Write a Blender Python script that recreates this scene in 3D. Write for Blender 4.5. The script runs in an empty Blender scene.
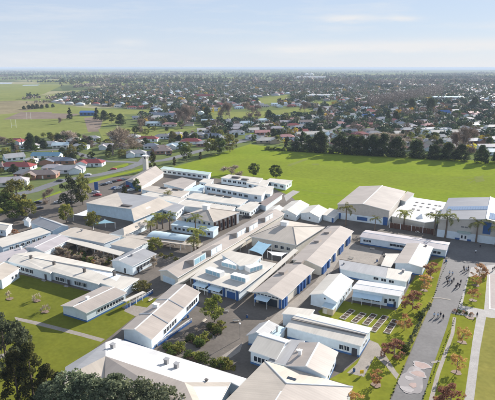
import bpy, bmesh, math, random
import numpy as np
from mathutils import Vector, Matrix
random.seed(7); rng = np.random.default_rng(11)
S = bpy.context.scene
COL = S.collection
R = math.radians
# ------------------------------------------------------------ camera, sky, sun
HC = 70.0; F = 500.0; TH = math.atan(132.5/500); PSI = R(27.5)
cam = bpy.data.objects.new('camera', bpy.data.cameras.new('camera')); COL.objects.link(cam)
cam.data.sensor_width = 36; cam.data.lens = 36*F/495; cam.data.clip_start = 1; cam.data.clip_end = 200000
cam.location = (0, 0, HC); cam.rotation_euler = (math.pi/2-TH, 0, PSI)
S.camera = cam
SUN_EL = R(22); SUN_AZ = R(75)                    # azimuth measured from +X
w = bpy.data.worlds.new('World'); S.world = w; w.use_nodes = True
nt = w.node_tree; nt.nodes.clear()
def N(nt, typ, **kw):
    n = nt.nodes.new(typ)
    for k, v in kw.items():
        if k.startswith('i_'): n.inputs[k[2:].replace('_', ' ')].default_value = v
        else: setattr(n, k, v)
    return n
sky = N(nt, 'ShaderNodeTexSky', sky_type='NISHITA', sun_disc=False, sun_elevation=SUN_EL, sun_rotation=R(90)-SUN_AZ,
        altitude=400, air_density=1.0, dust_density=0.15, ozone_density=2.5)
tc = N(nt, 'ShaderNodeTexCoord')
mp = N(nt, 'ShaderNodeMapping'); mp.inputs['Scale'].default_value = (1.6, 1.6, 14); mp.inputs['Rotation'].default_value = (0, R(2), R(20))
nz = N(nt, 'ShaderNodeTexNoise', i_Scale=2.3, i_Detail=7, i_Roughness=.62)
rp = N(nt, 'ShaderNodeValToRGB'); rp.color_ramp.elements[0].position = .50; rp.color_ramp.elements[1].position = .80
rp.color_ramp.elements[1].color = (.75, .75, .75, 1)
mx = N(nt, 'ShaderNodeMix', data_type='RGBA')
mx.inputs[7].default_value = (7.6, 7.7, 7.9, 1)
bg = N(nt, 'ShaderNodeBackground', i_Strength=.05); out = N(nt, 'ShaderNodeOutputWorld')
L = nt.links.new
veil = N(nt, 'ShaderNodeMix', data_type='RGBA'); veil.inputs[0].default_value = .78; veil.inputs[7].default_value = (5.0, 6.05, 7.95, 1)   # thin even veil of high cloud
L(sky.outputs[0], veil.inputs[6])
L(tc.outputs['Generated'], mp.inputs['Vector']); L(mp.outputs[0], nz.inputs['Vector']); L(nz.outputs[0], rp.inputs[0])
# three thin clouds low over the right-hand horizon, placed by compass bearing and height
fh = Vector((-math.sin(PSI), math.cos(PSI), 0)); rv = Vector((math.cos(PSI), math.sin(PSI), 0)); zv = Vector((0, 0, 1))
fd = fh*math.cos(TH)-zv*math.sin(TH); uv_ = fh*math.sin(TH)+zv*math.cos(TH)
sx = N(nt, 'ShaderNodeSeparateXYZ'); L(tc.outputs['Generated'], sx.inputs[0])
def MN(op, a, b=None):
    m_ = N(nt, 'ShaderNodeMath', operation=op)
    for i, q in enumerate((a, b)):
        if q is None: continue
        if isinstance(q, (int, float)): m_.inputs[i].default_value = q
        else: L(q, m_.inputs[i])
    return m_.outputs[0]
azn = MN('ARCTAN2', sx.outputs[1], sx.outputs[0]); eln = MN('ARCSINE', sx.outputs[2])
n2 = N(nt, 'ShaderNodeTexNoise', i_Scale=9.0, i_Detail=8, i_Roughness=.68); mp2 = N(nt, 'ShaderNodeMapping'); mp2.inputs['Scale'].default_value = (1.2, 1.2, 6); L(tc.outputs['Generated'], mp2.inputs[0]); L(mp2.outputs[0], n2.inputs[0])
tot = MN('ADD', MN('MULTIPLY', rp.outputs[0], .7), MN('MULTIPLY', MN('EXPONENT', MN('MULTIPLY', MN('ABSOLUTE', eln), -14.0)), .55))
for (px, py, wa, we, k) in ((347, 18, .055, .0075, 1.0), (402, 18, .03, .006, .8), (440, 45, .30, .010, .9), (330, 49, .12, .006, .5), (130, 43, .03, .008, .5)):
    d_ = (fd*F+rv*(px-247.5)-uv_*(py-200)).normalized(); a0, e0 = math.atan2(d_.y, d_.x), math.asin(d_.z)
    u_ = MN('DIVIDE', MN('SUBTRACT', azn, a0), wa); v_ = MN('DIVIDE', MN('ADD', MN('SUBTRACT', eln, e0), MN('MULTIPLY', MN('SUBTRACT', n2.outputs[0], .5), .02)), we)
    s_ = MN('EXPONENT', MN('MULTIPLY', MN('ADD', MN('MULTIPLY', u_, u_), MN('MULTIPLY', v_, v_)), -1.0))
    tot = MN('ADD', tot, MN('MULTIPLY', MN('MULTIPLY', s_, k), MN('MULTIPLY', n2.outputs[0], 1.5)))
clampn = N(nt, 'ShaderNodeClamp'); L(tot, clampn.inputs[0]); L(clampn.outputs[0], mx.inputs[0]); L(veil.outputs[2], mx.inputs[6]); L(mx.outputs[2], bg.inputs[0]); L(bg.outputs[0], out.inputs[0])
sl = bpy.data.lights.new('sun', 'SUN'); sl.energy = 5.0; sl.angle = R(.5); sl.color = (1, .95, .885)
so = bpy.data.objects.new('sun', sl); COL.objects.link(so)
sd = Vector((math.cos(SUN_EL)*math.cos(SUN_AZ), math.cos(SUN_EL)*math.sin(SUN_AZ), math.sin(SUN_EL)))
so.rotation_euler = sd.to_track_quat('Z', 'Y').to_euler(); so.location = (0, 0, 300)
S.view_settings.view_transform = 'Standard'; S.view_settings.look = 'None'
S.view_settings.exposure = 1.15; S.view_settings.gamma = 1
# ------------------------------------------------------------ survey helper: photograph grid -> metres
fh = Vector((-math.sin(PSI), math.cos(PSI), 0)); rv = Vector((math.cos(PSI), math.sin(PSI), 0)); zv = Vector((0, 0, 1))
fd = fh*math.cos(TH)-zv*math.sin(TH); uv_ = fh*math.sin(TH)+zv*math.cos(TH)
def at(p, h=0.0):
    d = fd*F+rv*(p[0]-247.5)-uv_*(p[1]-200)
    return Vector((0, 0, HC))+d*((HC-h)/-d.z)
X0 = (0, 83, 166, 249, 332, 412); Y0 = {1: 145, 2: 205, 3: 266, 4: 333}
def t(c, r, x, y): return (X0[c]+x/5.964, Y0[r]+y/5.964)
# ------------------------------------------------------------ materials
def base(name, rough=.7):
    m = bpy.data.materials.new(name); m.use_nodes = True
    n = m.node_tree; b = n.nodes['Principled BSDF']; b.inputs['Roughness'].default_value = rough
    b.inputs['Specular IOR Level'].default_value = .3
    return m, n, b
def rgb(c): return (c[0], c[1], c[2], 1)
def varied(name, c, amt=.18, scale=.6, rough=.75, bump=0, detail=5, scale2=None, c2=None, coord='Object'):
    m, n, b = base(name, rough)
    if rough > .7: b.inputs['Specular IOR Level'].default_value = 0 if rough > .9 else .12
    tc = N(n, 'ShaderNodeTexCoord'); nz = N(n, 'ShaderNodeTexNoise', i_Scale=scale, i_Detail=detail, i_Roughness=.6)
    n.links.new(tc.outputs[coord], nz.inputs['Vector'])
    r = N(n, 'ShaderNodeValToRGB'); r.color_ramp.elements[0].position = .3; r.color_ramp.elements[1].position = .7
    lo = c2 if c2 else tuple(v*(1-amt) for v in c); hi = c if c2 else tuple(min(1, v*(1+amt)) for v in c)
    r.color_ramp.elements[0].color = rgb(lo); r.color_ramp.elements[1].color = rgb(hi)
    n.links.new(nz.outputs[0], r.inputs[0]); o = r.outputs[0]
    if scale2:
        n2 = N(n, 'ShaderNodeTexNoise', i_Scale=scale2, i_Detail=4); n.links.new(tc.outputs[coord], n2.inputs['Vector'])
        mr = N(n, 'ShaderNodeMapRange', i_From_Min=.3, i_From_Max=.7, i_To_Min=.88, i_To_Max=1.1); n.links.new(n2.outputs[0], mr.inputs[0])
        mm = N(n, 'ShaderNodeMix', data_type='RGBA', blend_type='MULTIPLY'); mm.inputs[0].default_value = 1
        n.links.new(o, mm.inputs[6]); n.links.new(mr.outputs[0], mm.inputs[7]); o = mm.outputs[2]
    n.links.new(o, b.inputs['Base Color'])
    if bump:
        bp = N(n, 'ShaderNodeBump', i_Strength=bump, i_Distance=.1); n.links.new(nz.outputs[0], bp.inputs['Height']); n.links.new(bp.outputs[0], b.inputs['Normal'])
    return m
def metal_roof(name, c, rough=.5, dirt=.16, pitch=.76):
    m, n, b = base(name, rough)
    u = N(n, 'ShaderNodeUVMap')
    wv = N(n, 'ShaderNodeTexWave', wave_type='BANDS', bands_direction='X', i_Scale=.314/pitch, i_Distortion=0); n.links.new(u.outputs[0], wv.inputs[0])
    mp = N(n, 'ShaderNodeMapping'); mp.inputs['Scale'].default_value = (.55, .07, 1); n.links.new(u.outputs[0], mp.inputs[0])
    nz = N(n, 'ShaderNodeTexNoise', i_Scale=1.0, i_Detail=6, i_Roughness=.65); n.links.new(mp.outputs[0], nz.inputs[0])
    n3 = N(n, 'ShaderNodeTexNoise', i_Scale=.12, i_Detail=3); n.links.new(u.outputs[0], n3.inputs[0])
    oi = N(n, 'ShaderNodeObjectInfo')
    a1 = N(n, 'ShaderNodeMapRange', i_From_Min=.3, i_From_Max=.75, i_To_Min=1+dirt*.4, i_To_Max=1-dirt); n.links.new(nz.outputs[0], a1.inputs[0])
    a2 = N(n, 'ShaderNodeMapRange', i_To_Min=.98, i_To_Max=1.01); n.links.new(wv.outputs[0], a2.inputs[0])
    a3 = N(n, 'ShaderNodeMapRange', i_From_Min=.3, i_From_Max=.7, i_To_Min=.87, i_To_Max=1.07); n.links.new(n3.outputs[0], a3.inputs[0])
    p = N(n, 'ShaderNodeMath', operation='MULTIPLY'); n.links.new(a1.outputs[0], p.inputs[0]); n.links.new(a2.outputs[0], p.inputs[1])
    q = N(n, 'ShaderNodeMath', operation='MULTIPLY'); n.links.new(p.outputs[0], q.inputs[0]); n.links.new(a3.outputs[0], q.inputs[1])
    mm = N(n, 'ShaderNodeMix', data_type='RGBA', blend_type='MULTIPLY'); mm.inputs[0].default_value = 1
    mm.inputs[6].default_value = rgb(c); n.links.new(q.outputs[0], mm.inputs[7]); n.links.new(mm.outputs[2], b.inputs['Base Color'])
    bp = N(n, 'ShaderNodeBump', i_Strength=.10, i_Distance=.03); n.links.new(wv.outputs[0], bp.inputs['Height']); n.links.new(bp.outputs[0], b.inputs['Normal'])
    return m
def clad(name, c, board=.18):
    m, n, b = base(name, .6)
    tc = N(n, 'ShaderNodeTexCoord')
    wv = N(n, 'ShaderNodeTexWave', wave_type='BANDS', bands_direction='Z', wave_profile='SAW', i_Scale=.314/board); n.links.new(tc.outputs['Object'], wv.inputs[0])
    nz = N(n, 'ShaderNodeTexNoise', i_Scale=.8, i_Detail=5); n.links.new(tc.outputs['Object'], nz.inputs[0])
    a1 = N(n, 'ShaderNodeMapRange', i_From_Min=.3, i_From_Max=.7, i_To_Min=.9, i_To_Max=1.05); n.links.new(nz.outputs[0], a1.inputs[0])
    mm = N(n, 'ShaderNodeMix', data_type='RGBA', blend_type='MULTIPLY'); mm.inputs[0].default_value = 1
    mm.inputs[6].default_value = rgb(c); n.links.new(a1.outputs[0], mm.inputs[7]); n.links.new(mm.outputs[2], b.inputs['Base Color'])
    bp = N(n, 'ShaderNodeBump', i_Strength=.3, i_Distance=.03); n.links.new(wv.outputs[0], bp.inputs['Height']); n.links.new(bp.outputs[0], b.inputs['Normal'])
    return m
def foliage(name, dark, light, trans=.38):
    m, n, b = base(name, .75)
    b.inputs['Specular IOR Level'].default_value = .15
    at_ = N(n, 'ShaderNodeAttribute', attribute_name='tone'); oi = N(n, 'ShaderNodeObjectInfo')
    r = N(n, 'ShaderNodeMix', data_type='RGBA'); r.inputs[6].default_value = rgb(dark); r.inputs[7].default_value = rgb(light)
    n.links.new(at_.outputs['Fac'], r.inputs[0])
    h = N(n, 'ShaderNodeHueSaturation'); a = N(n, 'ShaderNodeMapRange', i_To_Min=.485, i_To_Max=.515); n.links.new(oi.outputs['Random'], a.inputs[0])
    v = N(n, 'ShaderNodeMapRange', i_To_Min=.8, i_To_Max=1.2); n.links.new(oi.outputs['Random'], v.inputs[0])
    n.links.new(a.outputs[0], h.inputs['Hue']); n.links.new(v.outputs[0], h.inputs['Value']); n.links.new(r.outputs[2], h.inputs['Color'])
    n.links.new(h.outputs[0], b.inputs['Base Color'])
    tr = N(n, 'ShaderNodeBsdfTranslucent'); n.links.new(h.outputs[0], tr.inputs[0])
    ms = N(n, 'ShaderNodeMixShader'); ms.inputs[0].default_value = trans
    o = n.nodes['Material Output']; n.links.new(b.outputs[0], ms.inputs[1]); n.links.new(tr.outputs[0], ms.inputs[2]); n.links.new(ms.outputs[0], o.inputs[0])
    return m
def attr_mat(name, rough=.8, attr='tint'):
    m, n, b = base(name, rough); b.inputs['Specular IOR Level'].default_value = .15
    a = N(n, 'ShaderNodeAttribute', attribute_name=attr); n.links.new(a.outputs['Color'], b.inputs['Base Color'])
    return m
M = {}
M['white_roof'] = metal_roof('white_roof', (.54, .495, .43))
M['snow_roof'] = metal_roof('snow_roof', (.53, .515, .50), dirt=.08)
M['beige_roof'] = metal_roof('beige_roof', (.375, .322, .28))
M['tan_roof'] = metal_roof('tan_roof', (.455, .395, .33))
M['grey_roof'] = metal_roof('grey_roof', (.31, .305, .308))
M['dark_roof'] = metal_roof('dark_roof', (.22, .215, .22))
M['mauve_roof'] = metal_roof('mauve_roof', (.40, .36, .36))
M['green_roof'] = metal_roof('green_roof', (.38, .47, .43))
M['aqua_roof'] = metal_roof('aqua_roof', (.47, .57, .61))
M['red_roof'] = metal_roof('red_roof', (.24, .045, .04)); M['blue_roof'] = metal_roof('blue_roof', (.045, .13, .34))
M['teal_roof'] = metal_roof('teal_roof', (.12, .24, .32)); M['brown_roof'] = metal_roof('brown_roof', (.22, .17, .15))
M['pink_roof'] = metal_roof('pink_roof', (.50, .25, .22)); M['slate_roof'] = metal_roof('slate_roof', (.16, .18, .22))
M['white_wall'] = clad('white_wall', (.68, .755, .80)); M['cream_wall'] = clad('cream_wall', (.66, .62, .54))
M['blue_wall'] = clad('blue_wall', (.05, .14, .32)); M['pale_blue_wall'] = clad('pale_blue_wall', (.56, .68, .76))
M['beige_wall'] = clad('beige_wall', (.52, .48, .43)); M['brick_wall'] = varied('brick_wall', (.30, .17, .12), .25, 3)
M['tan_wall'] = clad('tan_wall', (.45, .37, .27))
M['plinth'] = varied('plinth', (.06, .14, .30), .12, 1.0)
M['blue'] = varied('blue', (.03, .10, .28), .12, 1.0, rough=.45)
M['trim'] = varied('trim', (.80, .80, .78), .05, 2); M['darktrim'] = varied('darktrim', (.07, .07, .08), .1, 2)
M['concrete'] = varied('concrete', (.30, .28, .262), .12, .35, scale2=3.0)
M['path'] = varied('path', (.26, .228, .195), .12, .35, scale2=3.0)
M['asphalt'] = varied('asphalt', (.122, .104, .088), .22, .12, scale2=1.3)
M['road'] = varied('road', (.135, .128, .125), .12, .10, scale2=1.2)
M['old_road'] = varied('old_road', (.15, .15, .155), .12, .05, scale2=.5)
M['court'] = varied('court', (.29, .245, .23), .08, .2, scale2=2)
M['lawn'] = varied('lawn', (.20, .205, .026), 0, .09, c2=(.135, .15, .02), scale2=.9, rough=.95)
M['old_lawn'] = varied('old_lawn', (.150, .155, .022), 0, .09, c2=(.10, .112, .017), scale2=.9, rough=.95)
M['steel_roof'] = metal_roof('steel_roof', (.20, .20, .215))
M['dull_lawn'] = varied('dull_lawn', (.235, .21, .055), 0, .09, c2=(.17, .165, .045), scale2=.9, rough=.95)
M['soil'] = varied('soil', (.07, .045, .03), .3, 2.0); M['mulch'] = varied('mulch', (.21, .15, .11), .25, 2)
M['timber'] = varied('timber', (.55, .50, .43), .15, 2); M['brown_timber'] = varied('brown_timber', (.10, .05, .035), .25, 2)
M['bark'] = varied('bark', (.12, .09, .07), .3, 3); M['pale_bark'] = varied('pale_bark', (.24, .19, .16), .2, 3)
M['palm_bark'] = varied('palm_bark', (.16, .12, .09), .25, 3)
M['sail_blue'] = varied('sail_blue', (.20, .33, .42), .08, .5); M['sail_white'] = varied('sail_white', (.82, .83, .84), .04, .5)
M['sail_aqua'] = varied('sail_aqua', (.36, .55, .60), .06, .5); M['awning'] = varied('awning', (.50, .62, .68), .06, .5)
M['tank'] = varied('tank', (.75, .75, .75), .05, .2)
M['yellow'] = varied('yellow', (.75, .5, .03), .1, 2)
g, n_, b_ = base('glass', .12); b_.inputs['Base Color'].default_value = (.025, .035, .05, 1); b_.inputs['Specular IOR Level'].default_value = .6; M['glass'] = g
g, n_, b_ = base('skylight_glass', .25); b_.inputs['Base Color'].default_value = (.30, .48, .56, 1); M['skyglass'] = g
g, n_, b_ = base('solar_glass', .15); b_.inputs['Base Color'].default_value = (.16, .22, .32, 1); b_.inputs['Specular IOR Level'].default_value = .7; M['solar'] = g
g, n_, b_ = base('louvre', .6); b_.inputs['Base Color'].default_value = (.10, .09, .085, 1); M['louvre'] = g
M['leaf_dark'] = foliage('leaf_dark', (.018, .032, .014), (.095, .12, .04))
M['leaf_green'] = foliage('leaf_green', (0.032, 0.056, 0.014), (0.149, 0.184, 0.038))
M['leaf_greyd'] = foliage('leaf_greyd', (.03, .04, .02), (.15, .165, .09))
M['leaf_mid'] = foliage('leaf_mid', (.07, .09, .02), (.36, .34, .07))
M['leaf_grey'] = foliage('leaf_grey', (.055, .075, .04), (.26, .285, .165))
M['leaf_olive'] = foliage('leaf_olive', (0.088, 0.096, 0.026), (0.298, 0.263, 0.070))
M['leaf_autumn'] = foliage('leaf_autumn', (.32, .16, .06), (.58, .34, .13))
M['leaf_rust'] = foliage('leaf_rust', (.25, .12, .07), (.47, .27, .14))
M['leaf_yellow'] = foliage('leaf_yellow', (0.490, 0.298, 0.035), (0.700, 0.700, 0.070))
M['leaf_bronze'] = foliage('leaf_bronze', (.02, .028, .010), (.13, .12, .03))
M['twig'] = foliage('twig', (0.158, 0.114, 0.088), (0.385, 0.298, 0.236), .1)
M['twig_pale'] = foliage('twig_pale', (0.280, 0.228, 0.175), (0.578, 0.473, 0.350), .1)
M['palm_leaf'] = foliage('palm_leaf', (.06, .085, .025), (.34, .33, .08))
M['palm_gold'] = foliage('palm_gold', (.10, .12, .025), (.42, .40, .09))
M['far_leaf'] = attr_mat('far_leaf'); M['far_build'] = attr_mat('far_build', .6)
# ------------------------------------------------------------ object helpers
def link(name, me, mats, parent=None, loc=None):
    if not isinstance(mats, (list, tuple)): mats = [mats]
    for m_ in mats:
        if len(me.materials) < len(mats): me.materials.append(m_)
    o = bpy.data.objects.new(name, me); COL.objects.link(o)
    if parent: o.parent = parent
    if loc is not None: o.location = loc
    return o
def mesh(name, v, f, mi=None, smooth=False):
    me = bpy.data.meshes.new(name); me.from_pydata([tuple(p) for p in v], [], f)
    if mi is not None: me.polygons.foreach_set('material_index', mi)
    if smooth: me.polygons.foreach_set('use_smooth', [True]*len(f))
    me.update(); return me
def tag(o, label=None, cat=None, group=None, kind=None):
    if label: o['label'] = label
    if cat: o['category'] = cat
    if group: o['group'] = group
    if kind: o['kind'] = kind
    return o
def empty(name, loc, label, cat, group=None, rz=0):
    o = bpy.data.objects.new(name, None); COL.objects.link(o); o.location = loc; o.rotation_euler.z = rz; o.empty_display_size = .5
    return tag(o, label, cat, group)
KIDS = {}
def kids(o):
    return [c for c in o.children]
def copy_tree(o, parent=None):
    c = o.copy(); COL.objects.link(c)
    if parent: c.parent = parent
    for ch in kids(o): copy_tree(ch, c)
    return c
class G:                                         # collects boxes, prisms and tubes for one mesh
    def __init__(s): s.v = []; s.f = []; s.m = []
    def add(s, v, f, m=0):
        k = len(s.v); s.v += [Vector(p) for p in v]; s.f += [tuple(i+k for i in q) for q in f]; s.m += [m]*len(f); return s
    def hexa(s, lo, hi, m=0):                    # two quads (bottom, top), same winding
        return s.add(list(lo)+list(hi), [(3, 2, 1, 0), (4, 5, 6, 7), (0, 1, 5, 4), (1, 2, 6, 5), (2, 3, 7, 6), (3, 0, 4, 7)], m)
    def box(s, c, sx, sy, sz, rz=0, m=0):        # c = centre of the base
        ca, sa = math.cos(rz), math.sin(rz); q = [(-sx/2, -sy/2), (sx/2, -sy/2), (sx/2, sy/2), (-sx/2, sy/2)]
        p = [(c[0]+x*ca-y*sa, c[1]+x*sa+y*ca) for x, y in q]
        return s.hexa([(x, y, c[2]) for x, y in p], [(x, y, c[2]+sz) for x, y in p], m)
    def tube(s, pts, rad, n=6, m=0, cap=True):
        pts = [Vector(p) for p in pts]; k = len(s.v)
        for i, p in enumerate(pts):
            d = (pts[min(i+1, len(pts)-1)]-pts[max(i-1, 0)]).normalized()
            a = d.orthogonal().normalized(); b = d.cross(a); r = rad[i] if isinstance(rad, (list, tuple)) else rad
            for j in range(n):
                an = 2*math.pi*j/n; s.v.append(p+a*(r*math.cos(an))+b*(r*math.sin(an)))
        for i in range(len(pts)-1):
            for j in range(n):
                s.f.append((k+i*n+j, k+i*n+(j+1) % n, k+(i+1)*n+(j+1) % n, k+(i+1)*n+j)); s.m.append(m)
        if cap:
            s.f.append(tuple(k+j for j in reversed(range(n)))); s.m.append(m)
            e = k+(len(pts)-1)*n; s.f.append(tuple(e+j for j in range(n))); s.m.append(m)
        return s
    def make(s, name, mats, parent=None, smooth=False, off=None):
        v = s.v if off is None else [p-off for p in s.v]
        me = mesh(name, v, s.f, s.m, smooth)
        return link(name, me, mats, parent)
SHEET = [0.010]
def sheet(name, pts, mat, kind='structure', z=None):
    if z is None: SHEET[0] += .004; z = SHEET[0]
    v = [at(p, 0) for p in pts]; v = [Vector((p.x, p.y, z)) for p in v]
    me = mesh(name, v, [tuple(range(len(v)))]); 
    if me.polygons[0].normal.z < 0: me.flip_normals()
    o = link(name, me, M[mat]); o['kind'] = kind; return o
def strip(name, pts, width, mat, z=None):
    if z is None: SHEET[0] += .004; z = SHEET[0]
    c = [at(p) for p in pts]; v = []; f = []
    for i, p in enumerate(c):
        d = (c[min(i+1, len(c)-1)]-c[max(i-1, 0)]).normalized(); nn = Vector((-d.y, d.x, 0))*(width/2)
        v += [p+nn, p-nn]
    for q in v: q.z = z
    for i in range(len(c)-1): f.append((2*i+1, 2*i+3, 2*i+2, 2*i))
    o = link(name, mesh(name, v, f), M[mat]); o['kind'] = 'structure'; return o
# ------------------------------------------------------------ buildings
def wall_inset(pts, d):
    n = len(pts); out = []
    A = sum(pts[i].x*pts[(i+1) % n].y-pts[(i+1) % n].x*pts[i].y for i in range(n)); sgn = 1 if A > 0 else -1
    for i in range(n):
        p0, p, p1 = pts[i-1], pts[i], pts[(i+1) % n]
        a = Vector((p.x-p0.x, p.y-p0.y)).normalized(); b = Vector((p1.x-p.x, p1.y-p.y)).normalized()
        na = Vector((-a.y, a.x))*sgn; nb = Vector((-b.y, b.x))*sgn
        k = 1+na.dot(nb)
        o = (na+nb)*(d/max(k, .35)); out.append(Vector((p.x+o.x, p.y+o.y, p.z)))
    return out
class Bld:
    def __init__(s, name, label, cat, anchor, group=None):
        s.o = empty(name, Vector((anchor.x, anchor.y, 0)), label, cat, group); s.off = s.o.location.copy(); s.loop = None; s.lastroof = None
    def roof(s, verts, faces, mat, th=.22, edge='trim', name='roof', parent=None):
        us = sorted({i for f in faces for i in f}); re_ = {k: i for i, k in enumerate(us)}; faces = [tuple(re_[i] for i in f) for f in faces]
        v = [Vector(verts[k]) for k in us]; n = len(v); ec = {}
        for f in faces:
            for i in range(len(f)):
                e = (f[i], f[(i+1) % len(f)]); ec[tuple(sorted(e))] = ec.get(tuple(sorted(e)), 0)+1
        F2 = []; mi = []
        for f in faces:
            nn = Vector((0, 0, 0))
            for i in range(len(f)):
                a, b = v[f[i]], v[f[(i+1) % len(f)]]; nn += a.cross(b)
            if nn.z < 0: f = tuple(reversed(f))
            F2.append(tuple(f)); mi.append(0); F2.append(tuple(i+n for i in reversed(f))); mi.append(1)
            for i in range(len(f)):
                e = (f[i], f[(i+1) % len(f)])
                if ec[tuple(sorted(e))] == 1: F2.append((e[0], e[0]+n, e[1]+n, e[1])); mi.append(1)
        allv = v+[Vector((p.x, p.y, p.z-th)) for p in v]
        me = mesh(name, [p-s.off for p in allv], F2, mi)
        ul = me.uv_layers.new(name='UVMap'); 
        for p in me.polygons:
            nz = p.normal
            sl_ = Vector((nz.x, nz.y, 0))
            if sl_.length < .03: sl_ = Vector((0, 1, 0))
            sl_.normalize(); u = Vector((-sl_.y, sl_.x, 0))
            for li in p.loop_indices:
                q = me.vertices[me.loops[li].vertex_index].co
                ul.data[li].uv = (q.dot(u), q.dot(sl_)/max(.3, abs(nz.z)))
        o = link(name, me, [M[mat], M[edge]], parent or s.o); 
        if name == 'roof' and parent is None: s.lastroof = o
        return o
    def walls(s, loop, mat, inset=.4, plinth=None, top=-.2, name='wall', floor=-.15):
        lp = wall_inset(loop, inset) if inset else [Vector(p) for p in loop]
        n = len(lp); g = G(); v = [Vector((p.x, p.y, floor)) for p in lp]+[Vector((p.x, p.y, p.z+top)) for p in lp]
        g.add(v, [(i, (i+1) % n, (i+1) % n+n, i+n) for i in range(n)]); 
        o = g.make(name, M[mat], s.o, off=s.off); s.loop = lp
        if plinth:
            q = wall_inset(lp, -.05); g = G()
            g.add([Vector((p.x, p.y, floor)) for p in q]+[Vector((p.x, p.y, .65)) for p in q]+[Vector((p.x, p.y, .65)) for p in lp],
                  [(i, (i+1) % n, (i+1) % n+n, i+n) for i in range(n)]+[(i+n, (i+1) % n+n, (i+1) % n+2*n, i+2*n) for i in range(n)])
            g.make('plinth', M[plinth], s.o, off=s.off)
        return o
    def quad(s, n, l, r, h):
        n_, l_, r_ = at(n, h), at(l, h), at(r, h); return [n_, r_, l_+r_-n_, l_]         # CCW: near, right, far, left
    def flat(s, n, l, r, h, mat='white_roof', wall='white_wall', inset=.3, plinth=None, th=.3, fall=0, edge='trim', hw=None):
        q = s.quad(n, l, r, h)
        if fall: q[1].z += fall; q[2].z += fall
        s.roof(q, [(0, 1, 2, 3)], mat, th, edge)
        if wall: s.walls(q, wall, inset, plinth, top=-th+.02)
        return s
    def gable(s, n, l, r, he, rise, axis='Y', mat='beige_roof', wall='white_wall', inset=.4, plinth=None, mid=.5, mat2=None, cap=True, edge='trim', endin=None):
        q = s.quad(n, l, r, he); N_, R_, F_, L_ = q
        if axis == 'Y': a = N_.lerp(L_, mid); b = R_.lerp(F_, mid)
        else: a = N_.lerp(R_, mid); b = L_.lerp(F_, mid)
        a.z += rise; b.z += rise
        if axis == 'Y':
            s.roof([N_, R_, b, a, F_, L_], [(0, 1, 2, 3), (3, 2, 4, 5)], mat, edge=edge); lp = [N_, R_, b, F_, L_, a]
        else:
            s.roof([N_, R_, F_, L_, a, b], [(0, 4, 5, 3), (4, 1, 2, 5)], mat, edge=edge); lp = [N_, a, R_, F_, b, L_]
        if wall:
            n2 = len(lp); flatq = wall_inset(q, inset)
            zz = lambda p: p.z
            N2, R2, F2, L2 = flatq
            if axis == 'Y':
                a2 = N2.lerp(L2, mid); b2 = R2.lerp(F2, mid)
            else:
                a2 = N2.lerp(R2, mid); b2 = L2.lerp(F2, mid)
            a2.z = a.z; b2.z = b.z
            slope = inset*rise/max(1e-3, ((N_-L_).length if axis == 'Y' else (N_-R_).length)*.5)
            for p in (N2, R2, F2, L2): p.z += min(slope, .15)
            lp = [N2, R2, b2, F2, L2, a2] if axis == 'Y' else [N2, a2, R2, F2, b2, L2]
            s.walls(lp, wall, 0, plinth, top=-.22)
            s.seg = {'right': (N2, R2), 'back': (R2, F2), 'left': (F2, L2), 'front': (L2, N2)}
        if cap:
            d = (b-a).normalized(); g = G(); w_ = d.cross(zv)*.22
            g.add([a-w_+zv*.0, a+zv*.1, a+w_, b-w_, b+zv*.1, b+w_], [(0, 1, 4, 3), (1, 2, 5, 4)])
            o = g.make('ridge_cap', M['trim'], s.lastroof, off=s.off)
        return s
    def face(s, k):
        if hasattr(s, 'seg') and k in s.seg: return s.seg[k]
        lp = s.loop; i = {'right': 0, 'back': 1, 'left': 2, 'front': 3}[k]; return lp[i], lp[(i+1) % 4]
    def windows(s, k, t0, t1, n, w, h, sill=1.0, pane='glass', frame='trim', name='window', seg=None):
        A, B = seg if seg else s.face(k); A = Vector((A.x, A.y, 0)); B = Vector((B.x, B.y, 0)); d = (B-A); ln = d.length; d.normalize(); nn = Vector((d.y, -d.x, 0))
        for i in range(n):
            tt = t0+(t1-t0)*((i+.5)/n if n > 1 else .5); c = A+d*(ln*tt); g = G(); fw = .09; e = .06
            def bar(x0, x1, z0, z1, dep):
                lo = [c+d*x0+zv*z0-nn*.02, c+d*x1+zv*z0-nn*.02, c+d*x1+zv*z0+nn*dep, c+d*x0+zv*z0+nn*dep]
                g.hexa([p for p in reversed(lo)], [p+zv*(z1-z0) for p in reversed(lo)])
            bar(-w/2-fw, -w/2, sill, sill+h, e); bar(w/2, w/2+fw, sill, sill+h, e); bar(-w/2-fw, w/2+fw, sill-fw, sill, e+.03); bar(-w/2-fw, w/2+fw, sill+h, sill+h+fw, e)
            if w > 1.3: 
                bar(-.04, .04, sill, sill+h, e-.01)
            fr = g.make(name, M[frame], s.o, off=s.off)
            g = G(); p = [c-d*(w/2)+zv*sill+nn*.025, c+d*(w/2)+zv*sill+nn*.025, c+d*(w/2)+zv*(sill+h)+nn*.025, c-d*(w/2)+zv*(sill+h)+nn*.025]
            g.add(p, [(0, 1, 2, 3)]); g.make('pane', M[pane], fr, off=s.off)
        return s
    def panel(s, k, t0, t1, z0, z1, mat, name='door', dep=.06, seg=None):
        A, B = seg if seg else s.face(k); A = Vector((A.x, A.y, 0)); B = Vector((B.x, B.y, 0)); d = B-A; nn = Vector((d.y, -d.x, 0)).normalized()
        a = A+d*t0; b = A+d*t1; lo = [a-nn*.02, a+nn*dep, b+nn*dep, b-nn*.02]
        G().hexa([p+zv*z0 for p in lo], [p+zv*z1 for p in lo]).make(name, M[mat], s.o, off=s.off); return s
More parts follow.
